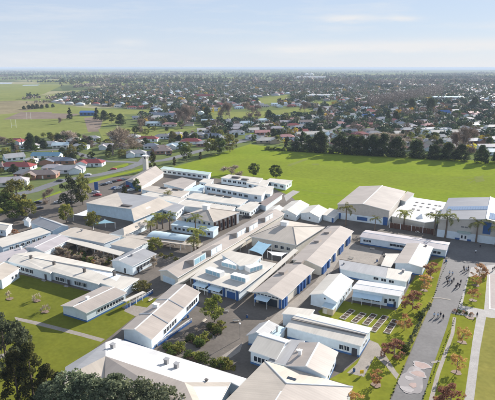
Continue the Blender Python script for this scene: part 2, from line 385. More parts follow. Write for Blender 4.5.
    def awning(s, k, t0, t1, z, out_, drop=.4, mat='awning', posts=2):
        A, B = s.face(k); A = Vector((A.x, A.y, 0)); B = Vector((B.x, B.y, 0)); d = B-A; nn = Vector((d.y, -d.x, 0)).normalized()
        a = A+d*t0; b = A+d*t1; q = [a+zv*z, a+nn*out_+zv*(z-drop), b+nn*out_+zv*(z-drop), b+zv*z]
        g = G().hexa([p-zv*.08 for p in q], q); o = g.make('awning', M[mat], s.o, off=s.off)
        for i in range(posts):
            p = a.lerp(b, (i+.03)/(posts-1+.06) if posts > 1 else .5)+nn*(out_-.1)
            G().box((p.x, p.y, 0), .1, .1, z-drop-.06).make('post', M['trim'], s.o, off=s.off)
        return s
    def vent(s, p, h, sx=.8, sy=.8, sz=.9, mat='grey_roof', name='roof_vent'):
        c = at(p, h); g = G().box((c.x, c.y, h-.5), sx, sy, sz+.5, R(2)).box((c.x, c.y, h+sz), sx+.25, sy+.25, .12, R(2), 0)
        g.make(name, M[mat], s.lastroof, off=s.off); return s
    def sky_box(s, q, h, hgt, mat='trim', glass='skyglass'):      # raised clerestory box: q = near-left, near-right photo points of its lower front edge, depth (m)
        a, b = at(q[0], h), at(q[1], h); d = (b-a).normalized(); nn = Vector((-d.y, d.x, 0)); D = q[2]
        lo = [a, b, b+nn*D, a+nn*D]; g = G().hexa([p-zv*.3 for p in lo], [p+zv*hgt for p in lo]); o = g.make('clerestory', M[mat], s.lastroof, off=s.off)
        return a, b, d, nn
def slab_roof(b, pts, h, mat, th=.25, edge='trim', name='roof', wall=None, inset=.3, plinth=None):
    v = [at(p, p[2] if len(p) > 2 else h) for p in pts]
    A = sum(v[i].x*v[(i+1) % len(v)].y-v[(i+1) % len(v)].x*v[i].y for i in range(len(v)))
    if A < 0: v = v[::-1]
    b.roof(v, [tuple(range(len(v)))], mat, th, edge, name)
    if wall: b.walls(v, wall, inset, plinth, top=-th+.03)
    return v
def poly_roof(b, P, faces, mat, loop=None, wall='white_wall', inset=.35, th=.22, plinth=None, edge='trim'):
    v = [at(p[:2], p[2]) for p in P]; b.roof(v, faces, mat, th, edge)
    if loop:
        l = [v[i].copy() for i in loop]
        A = sum(l[i].x*l[(i+1) % len(l)].y-l[(i+1) % len(l)].x*l[i].y for i in range(len(l)))
        if A < 0: l = l[::-1]
        b.walls(l, wall, inset, plinth, top=-th-.02)
    return v
# ------------------------------------------------------------ the ground
def ground_mat():
    m, n, b = base('countryside', .95); b.inputs['Specular IOR Level'].default_value = 0
    tc = N(n, 'ShaderNodeTexCoord'); 
    vo = N(n, 'ShaderNodeTexVoronoi', i_Scale=.0035, i_Randomness=.8); n.links.new(tc.outputs['Object'], vo.inputs[0])
    sp = N(n, 'ShaderNodeSeparateColor'); n.links.new(vo.outputs['Color'], sp.inputs[0])
    r = N(n, 'ShaderNodeValToRGB'); r.color_ramp.interpolation = 'CONSTANT'; e = r.color_ramp.elements
    e[0].color = (.11, .135, .055, 1); e[1].position = .3; e[1].color = (.19, .20, .08, 1)
    for p, c in ((.5, (.075, .095, .045, 1)), (.68, (.26, .24, .14, 1)), (.8, (.15, .18, .06, 1)), (.92, (.12, .10, .08, 1))):
        k = e.new(p); k.color = c
    n.links.new(sp.outputs[0], r.inputs[0])
    nz = N(n, 'ShaderNodeTexNoise', i_Scale=.03, i_Detail=6); n.links.new(tc.outputs['Object'], nz.inputs[0])
    mr = N(n, 'ShaderNodeMapRange', i_From_Min=.3, i_From_Max=.7, i_To_Min=.75, i_To_Max=1.2); n.links.new(nz.outputs[0], mr.inputs[0])
    mm = N(n, 'ShaderNodeMix', data_type='RGBA', blend_type='MULTIPLY'); mm.inputs[0].default_value = 1
    n.links.new(r.outputs[0], mm.inputs[6]); n.links.new(mr.outputs[0], mm.inputs[7]); n.links.new(mm.outputs[2], b.inputs[0]); return m
M['country'] = ground_mat()
D0 = 13000
def far(side, d): p = fh*d+rv*side; return Vector((p.x, p.y, 0))
me = mesh('ground', [far(-40000, -3000), far(40000, -3000), far(40000, 60000), far(-40000, 60000)], [(0, 1, 2, 3)])
if me.polygons[0].normal.z < 0: me.flip_normals()
o = link('ground', me, M['country']); o['kind'] = 'structure'
g, n_, b_ = base('sea_water', .2); b_.inputs[0].default_value = (.03, .07, .11, 1); M['sea'] = g
g, n_, b_ = base('pond_water', .08); b_.inputs[0].default_value = (.06, .09, .11, 1); M['pond'] = g
me = mesh('sea', [far(-3000, 18500), far(39000, 12500), far(39000, 59000), far(-3000, 59000)], [(0, 1, 2, 3)])
for v in me.vertices: v.co.z = .3
if me.polygons[0].normal.z < 0: me.flip_normals()
o = link('sea', me, M['sea']); o['kind'] = 'structure'
M['field'] = varied('field', (.195, .23, .028), 0, .02, c2=(.15, .20, .022), scale2=.35, rough=.95)
M['paddock'] = varied('paddock', (.20, .21, .065), 0, .012, c2=(.145, .165, .05), scale2=.12, rough=.95)
M['suburb'] = varied('suburb', (.13, .16, .05), 0, .03, c2=(.10, .115, .055), scale2=.25, rough=.95)
M['bare'] = varied('bare', (.19, .15, .12), .15, .03, scale2=.2, rough=.95)
M['scrub'] = varied('scrub', (.20, .17, .10), .25, .02, scale2=.15, rough=.95)
M['mow'] = varied('mow', (.165, .20, .027), .06, .05, scale2=.4, rough=.95)
M['worn'] = varied('worn', (.17, .19, .05), .1, .1, rough=.95)
# suburb ground
sheet('suburb_ground', [(-60, 215), (-60, 150), (-20, 138), (60, 128), (130, 108), (100, 96), (160, 88), (330, 84), (560, 88), (560, 165), (500, 230), (200, 185)], 'suburb')
sheet('paddock', [(-80, 110), (-20, 103), (42, 101), (78, 107), (118, 111), (128, 118), (104, 126), (90, 133), (40, 138), (-60, 140)], 'paddock')
sheet('paddock', [(-90, 84.8), (40, 84), (62, 85.5), (44, 94), (20, 101), (-80, 104)], 'paddock')
sheet('paddock', [(30, 80.5), (100, 80), (150, 81.5), (95, 84), (40, 83)], 'paddock')
sheet('scrub_ground', [(-40, 103), (20, 100.5), (52, 102), (40, 108), (16, 113), (-40, 118)], 'scrub')
sheet('bare_court', [(3, 119.5), (21, 112), (51.5, 112.2), (52, 113.4), (81, 113.8), (66, 118.6)], 'bare')
sheet('gravel_yard', [(84, 118), (95, 117), (103, 120), (99, 131.5), (88, 132)], 'bare')
sheet('pond', [(-30, 82.3), (13, 82.6), (11, 84.0), (-30, 84.4)], 'pond')
sheet('pond', [(24, 84.8), (40, 84.6), (38, 85.6), (22, 85.8)], 'pond')
sheet('playing_green', [(98, 129), (150, 127), (186, 129), (203, 127), (178, 133), (136, 138.5), (104, 142)], 'paddock')
sheet('playing_green', [(98, 109), (125, 109.5), (152, 110.5), (148, 114), (98, 115)], 'paddock')
sheet('playing_green', [(254, 99), (287, 95.2), (292, 101), (262, 104)], 'paddock')
sheet('playing_green', [(314, 102), (346, 102), (347, 104.4), (316, 105)], 'paddock')
sheet('playing_green', [(200, 112), (260, 111.5), (300, 108), (330, 113), (260, 119), (215, 121)], 'paddock')
sheet('playing_green', [(383, 108.5), (400, 107.5), (402, 111), (386, 112)], 'paddock')
sheet('paddock', [(300, 74.0), (500, 73.5), (520, 75.5), (420, 76.5), (310, 76)], 'paddock')
sheet('paddock', [(440, 79.2), (500, 78.2), (500, 81), (450, 82)], 'paddock')
# streets
strip('street', [(-20, 203), (33, 191), (63, 180.5), (101, 174.5), (127, 168.5), (141, 163), (166, 160), (199.5, 151), (240.6, 141.8), (281, 131.3), (300, 125.8), (326, 117.5), (350, 110)], 8.2, 'old_road')
strip('street', [(62, 151.5), (75, 152.5), (90, 157.5), (106, 161.5), (128, 162), (141, 163)], 6.5, 'old_road')
strip('street', [(-20, 151), (30, 150.8), (62, 149.6), (85, 147), (98, 142.5)], 6.5, 'old_road')
strip('street', [(141, 163), (150, 152), (168, 146), (200, 139), (255, 124)], 6, 'old_road')
strip('street', [(285, 137), (330, 132), (345, 122), (352, 116)], 6, 'old_road')
strip('street', [(400, 140), (440, 133), (500, 126)], 6, 'old_road')
sheet('street_verge', [(84, 183), (101, 177.5), (128, 171.5), (146, 167.5), (140, 171), (112, 177.5), (90, 184)], 'field')
sheet('street_island', [(112, 167.3), (119, 165.5), (128, 163.2), (128.5, 165.3), (124, 167.2), (114, 168.5)], 'field')
sheet('street_verge', [(34, 201), (46, 196.5), (60, 191), (64, 193.5), (52, 199), (36, 202.5)], 'field')
sheet('street_verge', [(250, 133.8), (278, 127.5), (290, 124.6), (293, 126), (272, 131.4), (251, 136.4)], 'field')
# playing field
sheet('playing_field', [(158, 174), (174, 167), (198, 160), (226, 151.5), (250, 144.3), (262, 146), (375, 155.5), (520, 163), (520, 236), (424, 220), (334, 220), (308, 213), (290, 197), (262, 184), (212, 178)], 'field')
sheet('mown_band', [(200, 166), (250, 158.5), (330, 166), (420, 174), (520, 181), (520, 196), (420, 188), (330, 181), (268, 174.5), (215, 173)], 'mow')
sheet('cricket_pitch', [(286.5, 165.2), (305.5, 158.6), (308.5, 159.6), (290, 166.4)], 'worn')
sheet('worn_patch', [(311, 164), (318, 163.6), (320, 165), (313, 165.4)], 'worn')
sheet('worn_patch', [(474, 177), (482, 176), (485, 181), (476, 183)], 'worn')
for k, pp in enumerate([[(452, 178.5), (472, 176), (488, 178)], [(462, 181.5), (480, 177), (494, 176)], [(468, 184), (478, 178.5), (484, 175)], [(300, 190), (340, 196), (380, 199)], [(214, 170), (262, 178)]]): strip('worn_track', pp, .9, 'worn')
v = [Vector((x, y, .006)) for x, y in ((-330, -60), (170, -60), (170, 175), (-330, 175))]
o = link('near_lawn', mesh('near_lawn', v, [(0, 1, 2, 3)]), M['old_lawn']); o['kind'] = 'structure'
# campus
sheet('campus_asphalt', [(-60, 232), (30, 205), (40, 200), (88, 184), (112, 177.5), (160, 173), (212, 178), (262, 184), (291, 196.5), (308, 213), (334, 219.5), (424, 219.5), (520, 236), (560, 420), (250, 470), (-60, 460)], 'asphalt')
sheet('lawn', [(-50, 296), (22, 275), (80, 290), (124, 299.5), (130, 297), (132, 305), (140, 297), (158, 299), (147, 308.5), (135, 317), (104, 342), (64, 372), (30, 420), (-80, 460)], 'old_lawn')
sheet('path', [(14.5, 317.3), (40, 322.5), (83, 333.5), (105, 339.5), (101, 342.4), (82, 337), (40, 326.3), (16, 320.5)], 'path')
sheet('path', [(127, 307), (131, 305.2), (148, 308.2), (136, 317), (124, 311.5)], 'path')
sheet('path', [(-10, 358), (10, 352), (12, 356), (-10, 362)], 'path')
sheet('concrete_pad', [(284, 196), (293, 190.5), (300, 192), (292, 197), (286, 202)], 'concrete')
sheet('asphalt_court', [(345, 251), (353, 244), (383, 252), (376, 266), (338, 259)], 'path')
strip('service_lane', [(262, 334), (283, 314), (320, 283), (336, 258), (352, 243)], 3.2, 'path')
sheet('ramp_paving', [(221, 357), (236, 347), (243, 343), (240, 352), (230, 359)], 'path')
# road side
sheet('drive', [(383, 420), (433, 300), (447, 258), (444, 247), (452, 240), (520, 248), (520, 268), (471, 268), (453, 325), (416, 420)], 'road')
sheet('drive_lawn', [(425, 262.5), (444, 257.5), (433, 300), (423, 322), (390, 400), (382, 420), (340, 420), (350, 398), (353, 387), (329, 380), (345, 371), (360, 358), (375, 340), (398, 308), (410, 285)], 'lawn')
sheet('garden_lawn', [(318, 312), (338, 300), (352, 303), (396, 311), (413, 306), (420, 318), (395, 350), (375, 345), (330, 328)], 'lawn')
sheet('path', [(369.5, 340.5), (378, 344), (396.5, 372.5), (399, 375), (396.5, 380), (386.5, 367.5), (374.8, 356.5), (364, 377.5), (347, 373.5), (357, 364.5)], 'path')
sheet('verge_bed', [(424, 313), (432, 297), (434, 299), (416, 337), (405, 357), (402.5, 354)], 'dull_lawn')
sheet('concrete_paving', [(471, 268), (520, 262), (520, 430), (414, 430), (453, 325)], 'concrete')
sheet('verge_lawn', [(468.5, 277.6), (487.3, 273.4), (484, 310.2), (462.2, 306)], 'lawn')
sheet('verge_lawn', [(450.8, 314), (476.4, 318.2), (472.5, 341), (463.5, 405), (460, 425), (416, 425), (431, 372), (446, 330)], 'lawn')
sheet('drive_side_lawn', [(486, 317.8), (520, 322), (520, 425), (471.5, 425), (474, 400), (480, 350)], 'dull_lawn')
strip('path', [(454.5, 318), (452.5, 334), (447, 349), (438, 374), (428, 412)], .9, 'path')
strip('path', [(440, 361.5), (431, 363.5)], .8, 'path')
sheet('hard_court', [(489.3, 275.5), (520, 269), (520, 312), (489.6, 309.6)], 'court')
strip('court_line', [(489.4, 275.5), (489.6, 309.6)], .35, 'trim'); strip('court_line', [(489.6, 309.4), (520, 312)], .35, 'trim')
strip('speed_hump', [(432.5, 298.5), (440, 298.6), (450.5, 300.4)], .7, 'path')
# ground painting on the drive
def mural():
    m, n, b = base('ground_paint', .8)
    tc = N(n, 'ShaderNodeTexCoord'); vo = N(n, 'ShaderNodeTexVoronoi', i_Scale=.45); n.links.new(tc.outputs['Object'], vo.inputs[0])
    r = N(n, 'ShaderNodeValToRGB'); e = r.color_ramp.elements; e[0].position = .12; e[0].color = (.34, .30, .285, 1); e[1].position = .55; e[1].color = (.22, .20, .195, 1)
    n.links.new(vo.outputs['Distance'], r.inputs[0]); n.links.new(r.outputs[0], b.inputs[0]); return m
M['mural'] = mural(); M['mural_pink'] = varied('mural_pink', (.34, .25, .22), .12, .8); M['mural_white'] = varied('mural_white', (.34, .31, .30), .12, .8)
def blob(name, c, rx, ry, mat, n=64, j=.10, rot=0):
    SHEET[0] += .004; p = at(c); v = []
    for i in range(n):
        a = 2*math.pi*i/n; k = 1+j*math.sin(3*a+c[0])+j*.7*math.sin(5*a+c[1])+j*.2*math.sin(9*a+c[0]*2); x, y = rx*k*math.cos(a), ry*k*math.sin(a)
        v.append((p.x+x*math.cos(rot)-y*math.sin(rot), p.y+x*math.sin(rot)+y*math.cos(rot), SHEET[0]))
    o = link(name, mesh(name, v, [tuple(range(n))]), M[mat]); o['kind'] = 'structure'
blob('ground_painting', (412, 381), 2.6, 5.8, 'mural', rot=-.0); blob('ground_painting', (421.5, 366), 2.1, 1.6, 'mural_white'); blob('ground_painting', (421.5, 366), 1.7, 1.25, 'mural_pink')
blob('ground_painting', (418, 374.5), 1.9, 1.5, 'mural_white'); blob('ground_painting', (418.5, 374.7), 1.5, 1.15, 'mural_pink'); blob('ground_painting', (409, 379), 1.0, .8, 'mural_white'); blob('ground_painting', (407, 390), 1.5, 1.0, 'mural_white'); blob('ground_painting', (413, 386), .8, 1.0, 'mural_pink')
# mulch rings
MULCH = [(456.4, 373.2), (462.2, 343), (475.8, 286), (472.8, 301), (470, 318.5), (479, 276.5), (424, 291), (430, 278)]
for c in MULCH + [(10, 299.5), (37, 301.5), (45.5, 312.5), (376, 386)]: blob('mulch_ring', c, 1.15, 1.0, 'mulch')
# ------------------------------------------------------------ school buildings
cat = 'school building'
def V3(x, y, h): return (x, y, h)
# bottom left: large L-shaped block
b = Bld('school_block', 'large pale-roofed block at the bottom left, its long white roof above a grey-beige lower slope', cat, at((140, 372)))
P = [(65, 367, 3.6), (105.6, 342.2, 3.6), (116.5, 338, 3.3), (246.5, 378.3, 3.3), (239, 386, 3.3), (231, 382, 3.9), (184.4, 382.1, 5.4), (105.6, 356, 5.4), (66, 376, 5.4), (221, 400.5, 3.4), (199, 414, 5.0), (103.2, 384, 3.6), (62, 396, 3.6), (104, 398, 3.4), (201, 430, 3.4)]
v = poly_roof(b, [P[0], P[1], P[7], P[8]], [(0, 1, 2, 3)], 'grey_roof')  # roof tones paint the light: shaded side grey, sun-facing slope white, less lit beige
poly_roof(b, [P[1], P[2], P[3], P[4], P[5], P[6], P[7]], [(0, 1, 2, 3, 4, 5, 6)], 'snow_roof'); wr = b.lastroof
poly_roof(b, [P[7], P[6], P[10], P[14], P[13], P[11]], [(0, 1, 2, 3, 4, 5)], 'beige_roof')
poly_roof(b, [P[7], P[11], P[12], P[8]], [(0, 1, 2, 3)], 'tan_roof')
poly_roof(b, [P[6], P[5], P[9], P[14], P[10]], [(0, 1, 2, 3, 4)], 'tan_roof')
b.walls([at(p[:2], p[2]-.35) for p in (P[0], P[12], P[13], P[14], P[9], P[5], P[4], P[3], P[2], P[1])], 'white_wall', .45)
b.lastroof = wr
for q in ((113, 347), (176.5, 366.5), (166.5, 362)): b.vent(q, 4.4, .9, .9, .8)
b.vent((206.5, 380.8), 4.6, .5, .4, .3, 'louvre')
for q in ((202, 368.2), (220, 374), (185, 363.5)):
    a = at(q, 4.0)
    vs = [at((q[0]-3.5, q[1]-.5), 3.75), at((q[0]+2, q[1]+1.2), 3.75), at((q[0]-.5, q[1]+4.2), 4.25), at((q[0]-6.5, q[1]+2.4), 4.25)]
# bottom right: big hip roof
b = Bld('school_block', 'hip-roofed block at the bottom edge, pale beige slopes around an apex with a skylight', cat, at((290, 400)))
P = [(264.9, 360.7, 3.4), (224.7, 401, 3.4), (286.7, 383.3, 6.0), (353, 386.7, 3.4), (281, 391.5, 6.0), (250, 440, 6.0), (325, 450, 3.4), (195, 432, 3.4)]
v = poly_roof(b, P, [(0, 2, 4, 5, 7, 1), (0, 3, 2)], 'tan_roof')
poly_roof(b, P, [(2, 3, 6, 5, 4)], 'beige_roof', loop=(0, 1, 7, 6, 3))
wr = b.lastroof
poly_roof(b, [(281.3, 390.6, 6.05), (255, 402, 3.6), (289, 408, 3.9)], [(0, 1, 2)], 'grey_roof', edge='darktrim')
b.lastroof = wr
g = G(); c = at((291.5, 378.8), 5.2); g.box((c.x, c.y, 4.5), 2.0, .9, .8, R(0)); g.make('skylight', M['glass'], wr, off=b.off)
v0 = [at(P[i][:2], P[i][2]) for i in range(len(P))]
for a_, b__ in ((2, 0), (2, 3), (4, 5)):
    G().tube([v0[a_]+zv*.03, v0[b__]+zv*.03], .14, 5).make('ridge_cap', M['trim'], wr, off=b.off)
# gabled cluster just above it
b = Bld('classroom_block', 'gabled classroom with grey-beige roof and bright ridge, tucked behind the bottom hip roof', cat, at((318, 366)))
b.gable((327, 376.8), (285.5, 365.5), (338.4, 351.8), 3.6, 1.3, 'Y', 'beige_roof', plinth='plinth'); b.windows('right', .15, .85, 3, 1.3, 1.1, 1.0); b.vent((300, 354), 4.3, .7, .7, 1.0, 'trim')
b = Bld('flat_roofed_link', 'flat pale grey link roof between two gabled classrooms near the bottom', 'link building', at((290, 355)))
slab_roof(b, [(290, 339), (305, 340.5), (288, 365.5), (267.5, 360.5)], 3.3, 'grey_roof', wall='white_wall'); b.vent((298, 353), 3.3, .5, .5, .8, 'trim')
b = Bld('classroom_block', 'small white gabled classroom with louvred windows left of the flat grey link roof', cat, at((265, 350)))
b.gable((276.6, 359.3), (248.6, 350.2), (290.5, 340), 3.8, 1.2, 'X', 'white_roof', plinth='plinth', mid=.62); b.windows('front', .12, .75, 4, .9, 1.3, 1.2)
b = Bld('classroom_block', 'low grey-white gabled building beside the service lane, left of the long white block', cat, at((262, 333)))
b.gable((266.5, 337), (246, 335), (279, 325), 3.2, 1.1, 'Y', 'grey_roof', plinth='plinth')
b = Bld('awning_shed', 'small shed with a pale blue-white roof squeezed between service lane and long white block', 'shed', at((279, 332)))
b.flat((279.5, 336), (269.5, 333), (286, 327.5), 2.6, 'aqua_roof'); b.vent((277, 331.5), 2.6, .4, .4, 1.4)
b = Bld('classroom_block', 'long white-roofed classroom block with a raised clerestory line across its roof beside the planter garden', cat, at((325, 338)))
b.gable((361, 346), (285.4, 326.5), (372.5, 327.8), 3.6, .6, 'X', 'white_roof', plinth='plinth', mid=.56); b.windows('front', .74, .86, 2, 1.4, 1.2, 1.1); b.panel('front', .90, .97, .1, 2.3, 'darktrim'); b.windows('right', .3, .7, 2, 1.0, 1.0, 1.2)
G().hexa([at((291, 318.4), 4.18), at((366, 335.2), 4.18), at((366.4, 334.4), 4.18), at((291.4, 317.6), 4.18)], [at((291, 318.4), 4.38), at((366, 335.2), 4.38), at((366.4, 334.4), 4.38), at((291.4, 317.6), 4.38)]).make('ridge_flashing', M['darktrim'], b.lastroof, off=b.off)
b = Bld('classroom_annex', 'small white annex with flat roof joined to the far end of the long white block', cat, at((297, 312)))
b.flat((309, 316.5), (281.6, 313.5), (315, 309.5), 3.9, 'white_roof', th=.25)
# garden building with awning
b = Bld('garden_classroom', 'white flat-roofed classroom with a blue-grey awning facing the rows of planter beds', cat, at((378, 298)))
b.gable((400, 296.3), (351.3, 288.4), (406, 287), 4.2, .12, 'X', 'snow_roof', plinth=None); b.windows('front', .80, .92, 2, .9, .8, 2.0); b.windows('front', .70, .76, 1, .8, 1.4, 1.1); b.windows('front', .2, .6, 4, 1.5, 1.1, 1.0)
b.awning('front', .02, .66, 3.1, 2.6, .5, 'awning', 4); b.panel('front', .76, .95, .05, 1.1, 'blue', 'banner'); b.panel('front', .90, .95, .1, 2.1, 'darktrim')
# gabled hall beside it
b = Bld('classroom_block', 'white gabled classroom with broad pale ridge, left of the awning classroom', cat, at((330, 290)))
b.gable((337, 302), (309.3, 294.4), (353.8, 280.6), 3.6, 1.5, 'Y', 'white_roof'); b.windows('front', .55, .7, 1, .9, 1.0, 1.3); b.windows('front', .5, .62, 1, .6, .5, 3.2); b.windows('right', .2, .9, 4, 1.2, 1.1, 1.2)
b = Bld('lean_to_shed', 'tan timber lean-to shed with pale blue roof at the front of the white gabled classroom', 'shed', at((330, 311)))
b.flat((333.6, 309.6), (321.5, 306.2), (337.5, 304.2), 2.4, 'aqua_roof', 'tan_wall', th=.15); b.panel('front', .1, .45, .1, 1.8, 'timber')
# low long building behind
b = Bld('classroom_block', 'long low building whose roof is half grey and half white, behind the awning classroom', cat, at((375, 276)))
slab_roof(b, [(338.7, 259.5), (388, 267.7), (386, 277.7), (340, 268.5)], 3.3, 'grey_roof'); slab_roof(b, [(388, 267.6), (412.5, 271.9), (406.6, 281.6), (386, 277.8)], 3.35, 'white_roof')
b.walls([at(p, 3.1) for p in ((406.6, 281.6), (412.5, 271.9), (338.7, 259.5), (340, 268.5))], 'white_wall', .3, 'plinth'); b.vent((403, 271.8), 3.35, .8, .8, .8); b.vent((344, 264), 3.3, .5, .5, .5)
b.windows('front', .5, .85, 3, 1.6, .9, 1.5); b.panel('right', .2, .5, .1, 2.2, 'darktrim')
# long low block along the courtyard
b = Bld('classroom_block', 'long low blue-based white block along the courtyard before the sports halls', cat, at((400, 243)))
b.gable((447, 250.3), (359.4, 236.6), (450.2, 242.4), 3.4, .5, 'X', 'mauve_roof', plinth='plinth'); b.windows('front', .04, .13, 3, 1.2, .9, 1.5); b.windows('front', .36, .60, 6, 1.2, .9, 1.5); b.windows('front', .86, .95, 2, 1.2, 1.0, 1.3)
b = Bld('classroom_block', 'wing with pink-beige roof and white ridge running towards the viewer from the long blue-based block', cat, at((414, 256)))
b.gable((423.6, 267.6), (394.2, 262.6), (433.6, 247.0), 3.5, .7, 'Y', 'beige_roof', plinth='plinth'); b.vent((426, 246), 3.8, .7, .7, .6)
b = Bld('porch_roof', 'flat white porch roof over the courtyard corner, left of the pink-beige wing', 'porch', at((385, 262)))
slab_roof(b, [(386.5, 253.5), (400, 253.5), (391, 267), (381, 265.2)], 2.7, 'white_roof', th=.15)
for q in ((386.8, 254.2), (382, 264.6), (390.6, 266)):
    c = at(q, 2.6); G().box((c.x, c.y, 0), .12, .12, 2.55).make('post', M['trim'], b.o, off=b.off)
# sports hall 1
b = Bld('sports_hall', 'left-hand sports hall with pale twin-slope roof and white ridge beside the playing field', 'sports hall', at((365, 215)))
b.gable((389.8, 210.7), (337, 204), (405.8, 191.1), 7.4, 1.7, 'Y', 'beige_roof', 'beige_wall', inset=.35, endin=None)
b.panel('front', .0, .985, .02, 3.3, 'white_wall', 'lower_wall', .05); b.panel('front', .90, .985, .1, 4.0, 'blue', 'corner_panel', .12); b.panel('front', .40, .60, .9, 2.6, 'blue', 'mural_board', .12); b.panel('right', .0, .4, .02, 3.3, 'white_wall', 'lower_wall', .05)
b.panel('front', .03, .07, .1, 3.0, 'blue', 'door', .1)
b = Bld('sports_hall_annex', 'low grey lean-to volume on the right flank of the first sports hall', 'annex', at((407, 200)))
b.flat((405.8, 201.5), (398.5, 199), (414.4, 193.4), 5.6, 'beige_roof', 'white_wall')
b = Bld('canteen_hall', 'flat white roof dotted with dark skylights between the two sports halls', 'hall', at((425, 213)))
slab_roof(b, [(413, 197.2), (446, 202.2), (436.5, 221), (425, 222.5), (391.5, 216), (397, 208.5)], 4.0, 'snow_roof', wall='cream_wall')
for q in [(417, 202.5), (423, 203.5), (429.5, 204.3), (436, 205.6), (415, 205.6), (421, 206.8), (428, 207.6), (434, 209), (440, 206), (413.5, 209), (432, 212.5), (437, 211), (418.5, 210.2)]:
    c = at(q, 4.0); G().box((c.x, c.y, 3.9), 1.3, 1.3, .3).make('skylight', M['louvre'], b.lastroof, off=b.off)
# brown timber screen
b = Bld('timber_screen', 'dark brown timber screen wall with white posts in front of the white canteen roof', 'screen wall', at((411, 228)))
A, B_ = at((389.5, 228)), at((434, 235)); d = (B_-A).normalized(); n_seg = 12
for i in range(n_seg):
    a = A.lerp(B_, i/n_seg+.004); c = A.lerp(B_, (i+1)/n_seg-.004); nn = Vector((d.y, -d.x, 0))*.04
    G().hexa([a-nn, a+nn, c+nn, c-nn], [p+zv*2.6 for p in (a-nn, a+nn, c+nn, c-nn)]).make('panel', M['brown_timber'], b.o, off=b.off)
for i in range(5):
    a = A.lerp(B_, i/4); G().box((a.x, a.y, 0), .18, .18, 3.0).make('post', M['trim'], b.o, off=b.off)
# fabric pyramid
o = empty('shade_tent', at((421, 224)), 'white pointed fabric shade tent standing before the white canteen roof', 'shade tent')
off = o.location.copy(); q = [at(p, 2.6) for p in ((410.5, 221.5), (424, 223.2), (431.5, 219.5), (418, 217.5))]; ap = at((421.3, 209.5), 5.6); c0 = sum(q, Vector())/4; ap = Vector((c0.x, c0.y, 5.8))
G().add(q+[ap], [(0, 1, 4), (1, 2, 4), (2, 3, 4), (3, 0, 4)]).make('canopy', M['sail_white'], o, off=off)
for p in q: G().box((p.x, p.y, 0), .12, .12, 2.6).make('post', M['trim'], o, off=off)
# sports hall 2 with solar panels
b = Bld('sports_hall', 'right-hand sports hall with a grey roof carrying solar panels, palms along its front wall', 'sports hall', at((480, 225)))
q = [at(p, h) for p, h in (((437.6, 219), 8.0), ((450, 198), 8.0))]; rn, rf = at((486.6, 217), 10.6), at((493.2, 194.6), 10.6)
ln, lf = q; dx = rn.x-ln.x; rgn = Vector((rn.x+dx, ln.y, 8)); rgf = Vector((rn.x+dx, lf.y, 8)); rn = Vector((rn.x, ln.y, 10.6)); rf = Vector((rn.x, lf.y, 10.6)); ln = Vector((ln.x, ln.y, 8)); lf = Vector((ln.x, lf.y, 8))
b.roof([ln, rn, rf, lf, rgn, rgf], [(0, 1, 2, 3), (1, 4, 5, 2)], 'steel_roof'); iv = .35
lp = [ln+Vector((iv, iv, 0)), rn+Vector((0, iv, 0)), rgn+Vector((-iv, iv, 0)), rgf+Vector((-iv, -iv, 0)), rf+Vector((0, -iv, 0)), lf+Vector((iv, -iv, 0))]
b.walls(lp, 'beige_wall', 0, None, -.15); b.seg = {'front': (lp[0], lp[2]), 'left': (lp[5], lp[0])}
G().tube([rn+zv*.05, rf+zv*.05], .3, 6).make('ridge_cap', M['trim'], b.lastroof, off=b.off)
b.panel('front', 0, 1, .02, 3.4, 'white_wall', 'lower_wall'); b.panel('left', 0, 1, .02, 3.4, 'white_wall', 'lower_wall'); b.panel('front', .20, .37, .05, .9, 'blue', 'entrance_base', .25); b.panel('front', .25, .33, .1, 2.7, 'trim', 'door', .3); b.panel('front', .262, .28, 1, 2.3, 'glass', 'door_glass', .33); b.panel('front', .30, .318, 1, 2.3, 'glass', 'door_glass', .33)
b.panel('front', .22, .36, 3.5, 4.1, 'green_roof', 'door_canopy', 1.2); b.panel('front', .48, .56, 4.2, 9.2, 'blue', 'painted_panel', .08)
# lettering too small to read: small dark raised characters in a row over the door
A, B_ = b.face('front'); g = G()
for i in range(9):
    if i == 4: continue
    p = A.lerp(B_, .255+.008*i); p = Vector((p.x, p.y-.04, 5.6)); g.box((p.x, p.y, 5.6), .32, .08, .6)
g.make('wall_lettering', M['dark_roof'], b.o, off=b.off)['kind'] = 'stuff'
# solar panels on the left slope
sl_ = (rn-ln); ru = (rf-rn).normalized(); sn = sl_.normalized(); nn = sn.cross(ru); nn = nn if nn.z > 0 else -nn
def solar(origin, du, dv, nu, nv, pw, ph, parent, off):
    for i in range(nu):
        for j in range(nv):
            p = origin+du*(i*(pw+.06))+dv*(j*(ph+.06)); q = [p, p+du*pw, p+du*pw+dv*ph, p+dv*ph]
            G().hexa([k+nn*.05 for k in q], [k+nn*.14 for k in q]).make('solar_panel', M['solar'], parent, off=off)
L0 = sl_.length
a_, b__ = at((445.5, 209.3), 8.6), at((481.5, 204.6), 10.2)
u0 = (a_-ln).dot(ru); solar(ln+ru*u0+sn*(L0*.10), sn, ru, 16, 4, 1.0, 1.6, b.lastroof, b.off)
nn_save = nn; sn2 = (rgn-rn).normalized(); nn = ru.cross(sn2); nn = nn if nn.z > 0 else -nn
solar(rn+ru*1.5+sn2*1.0, sn2, ru, 6, 6, 1.0, 1.6, b.lastroof, b.off)
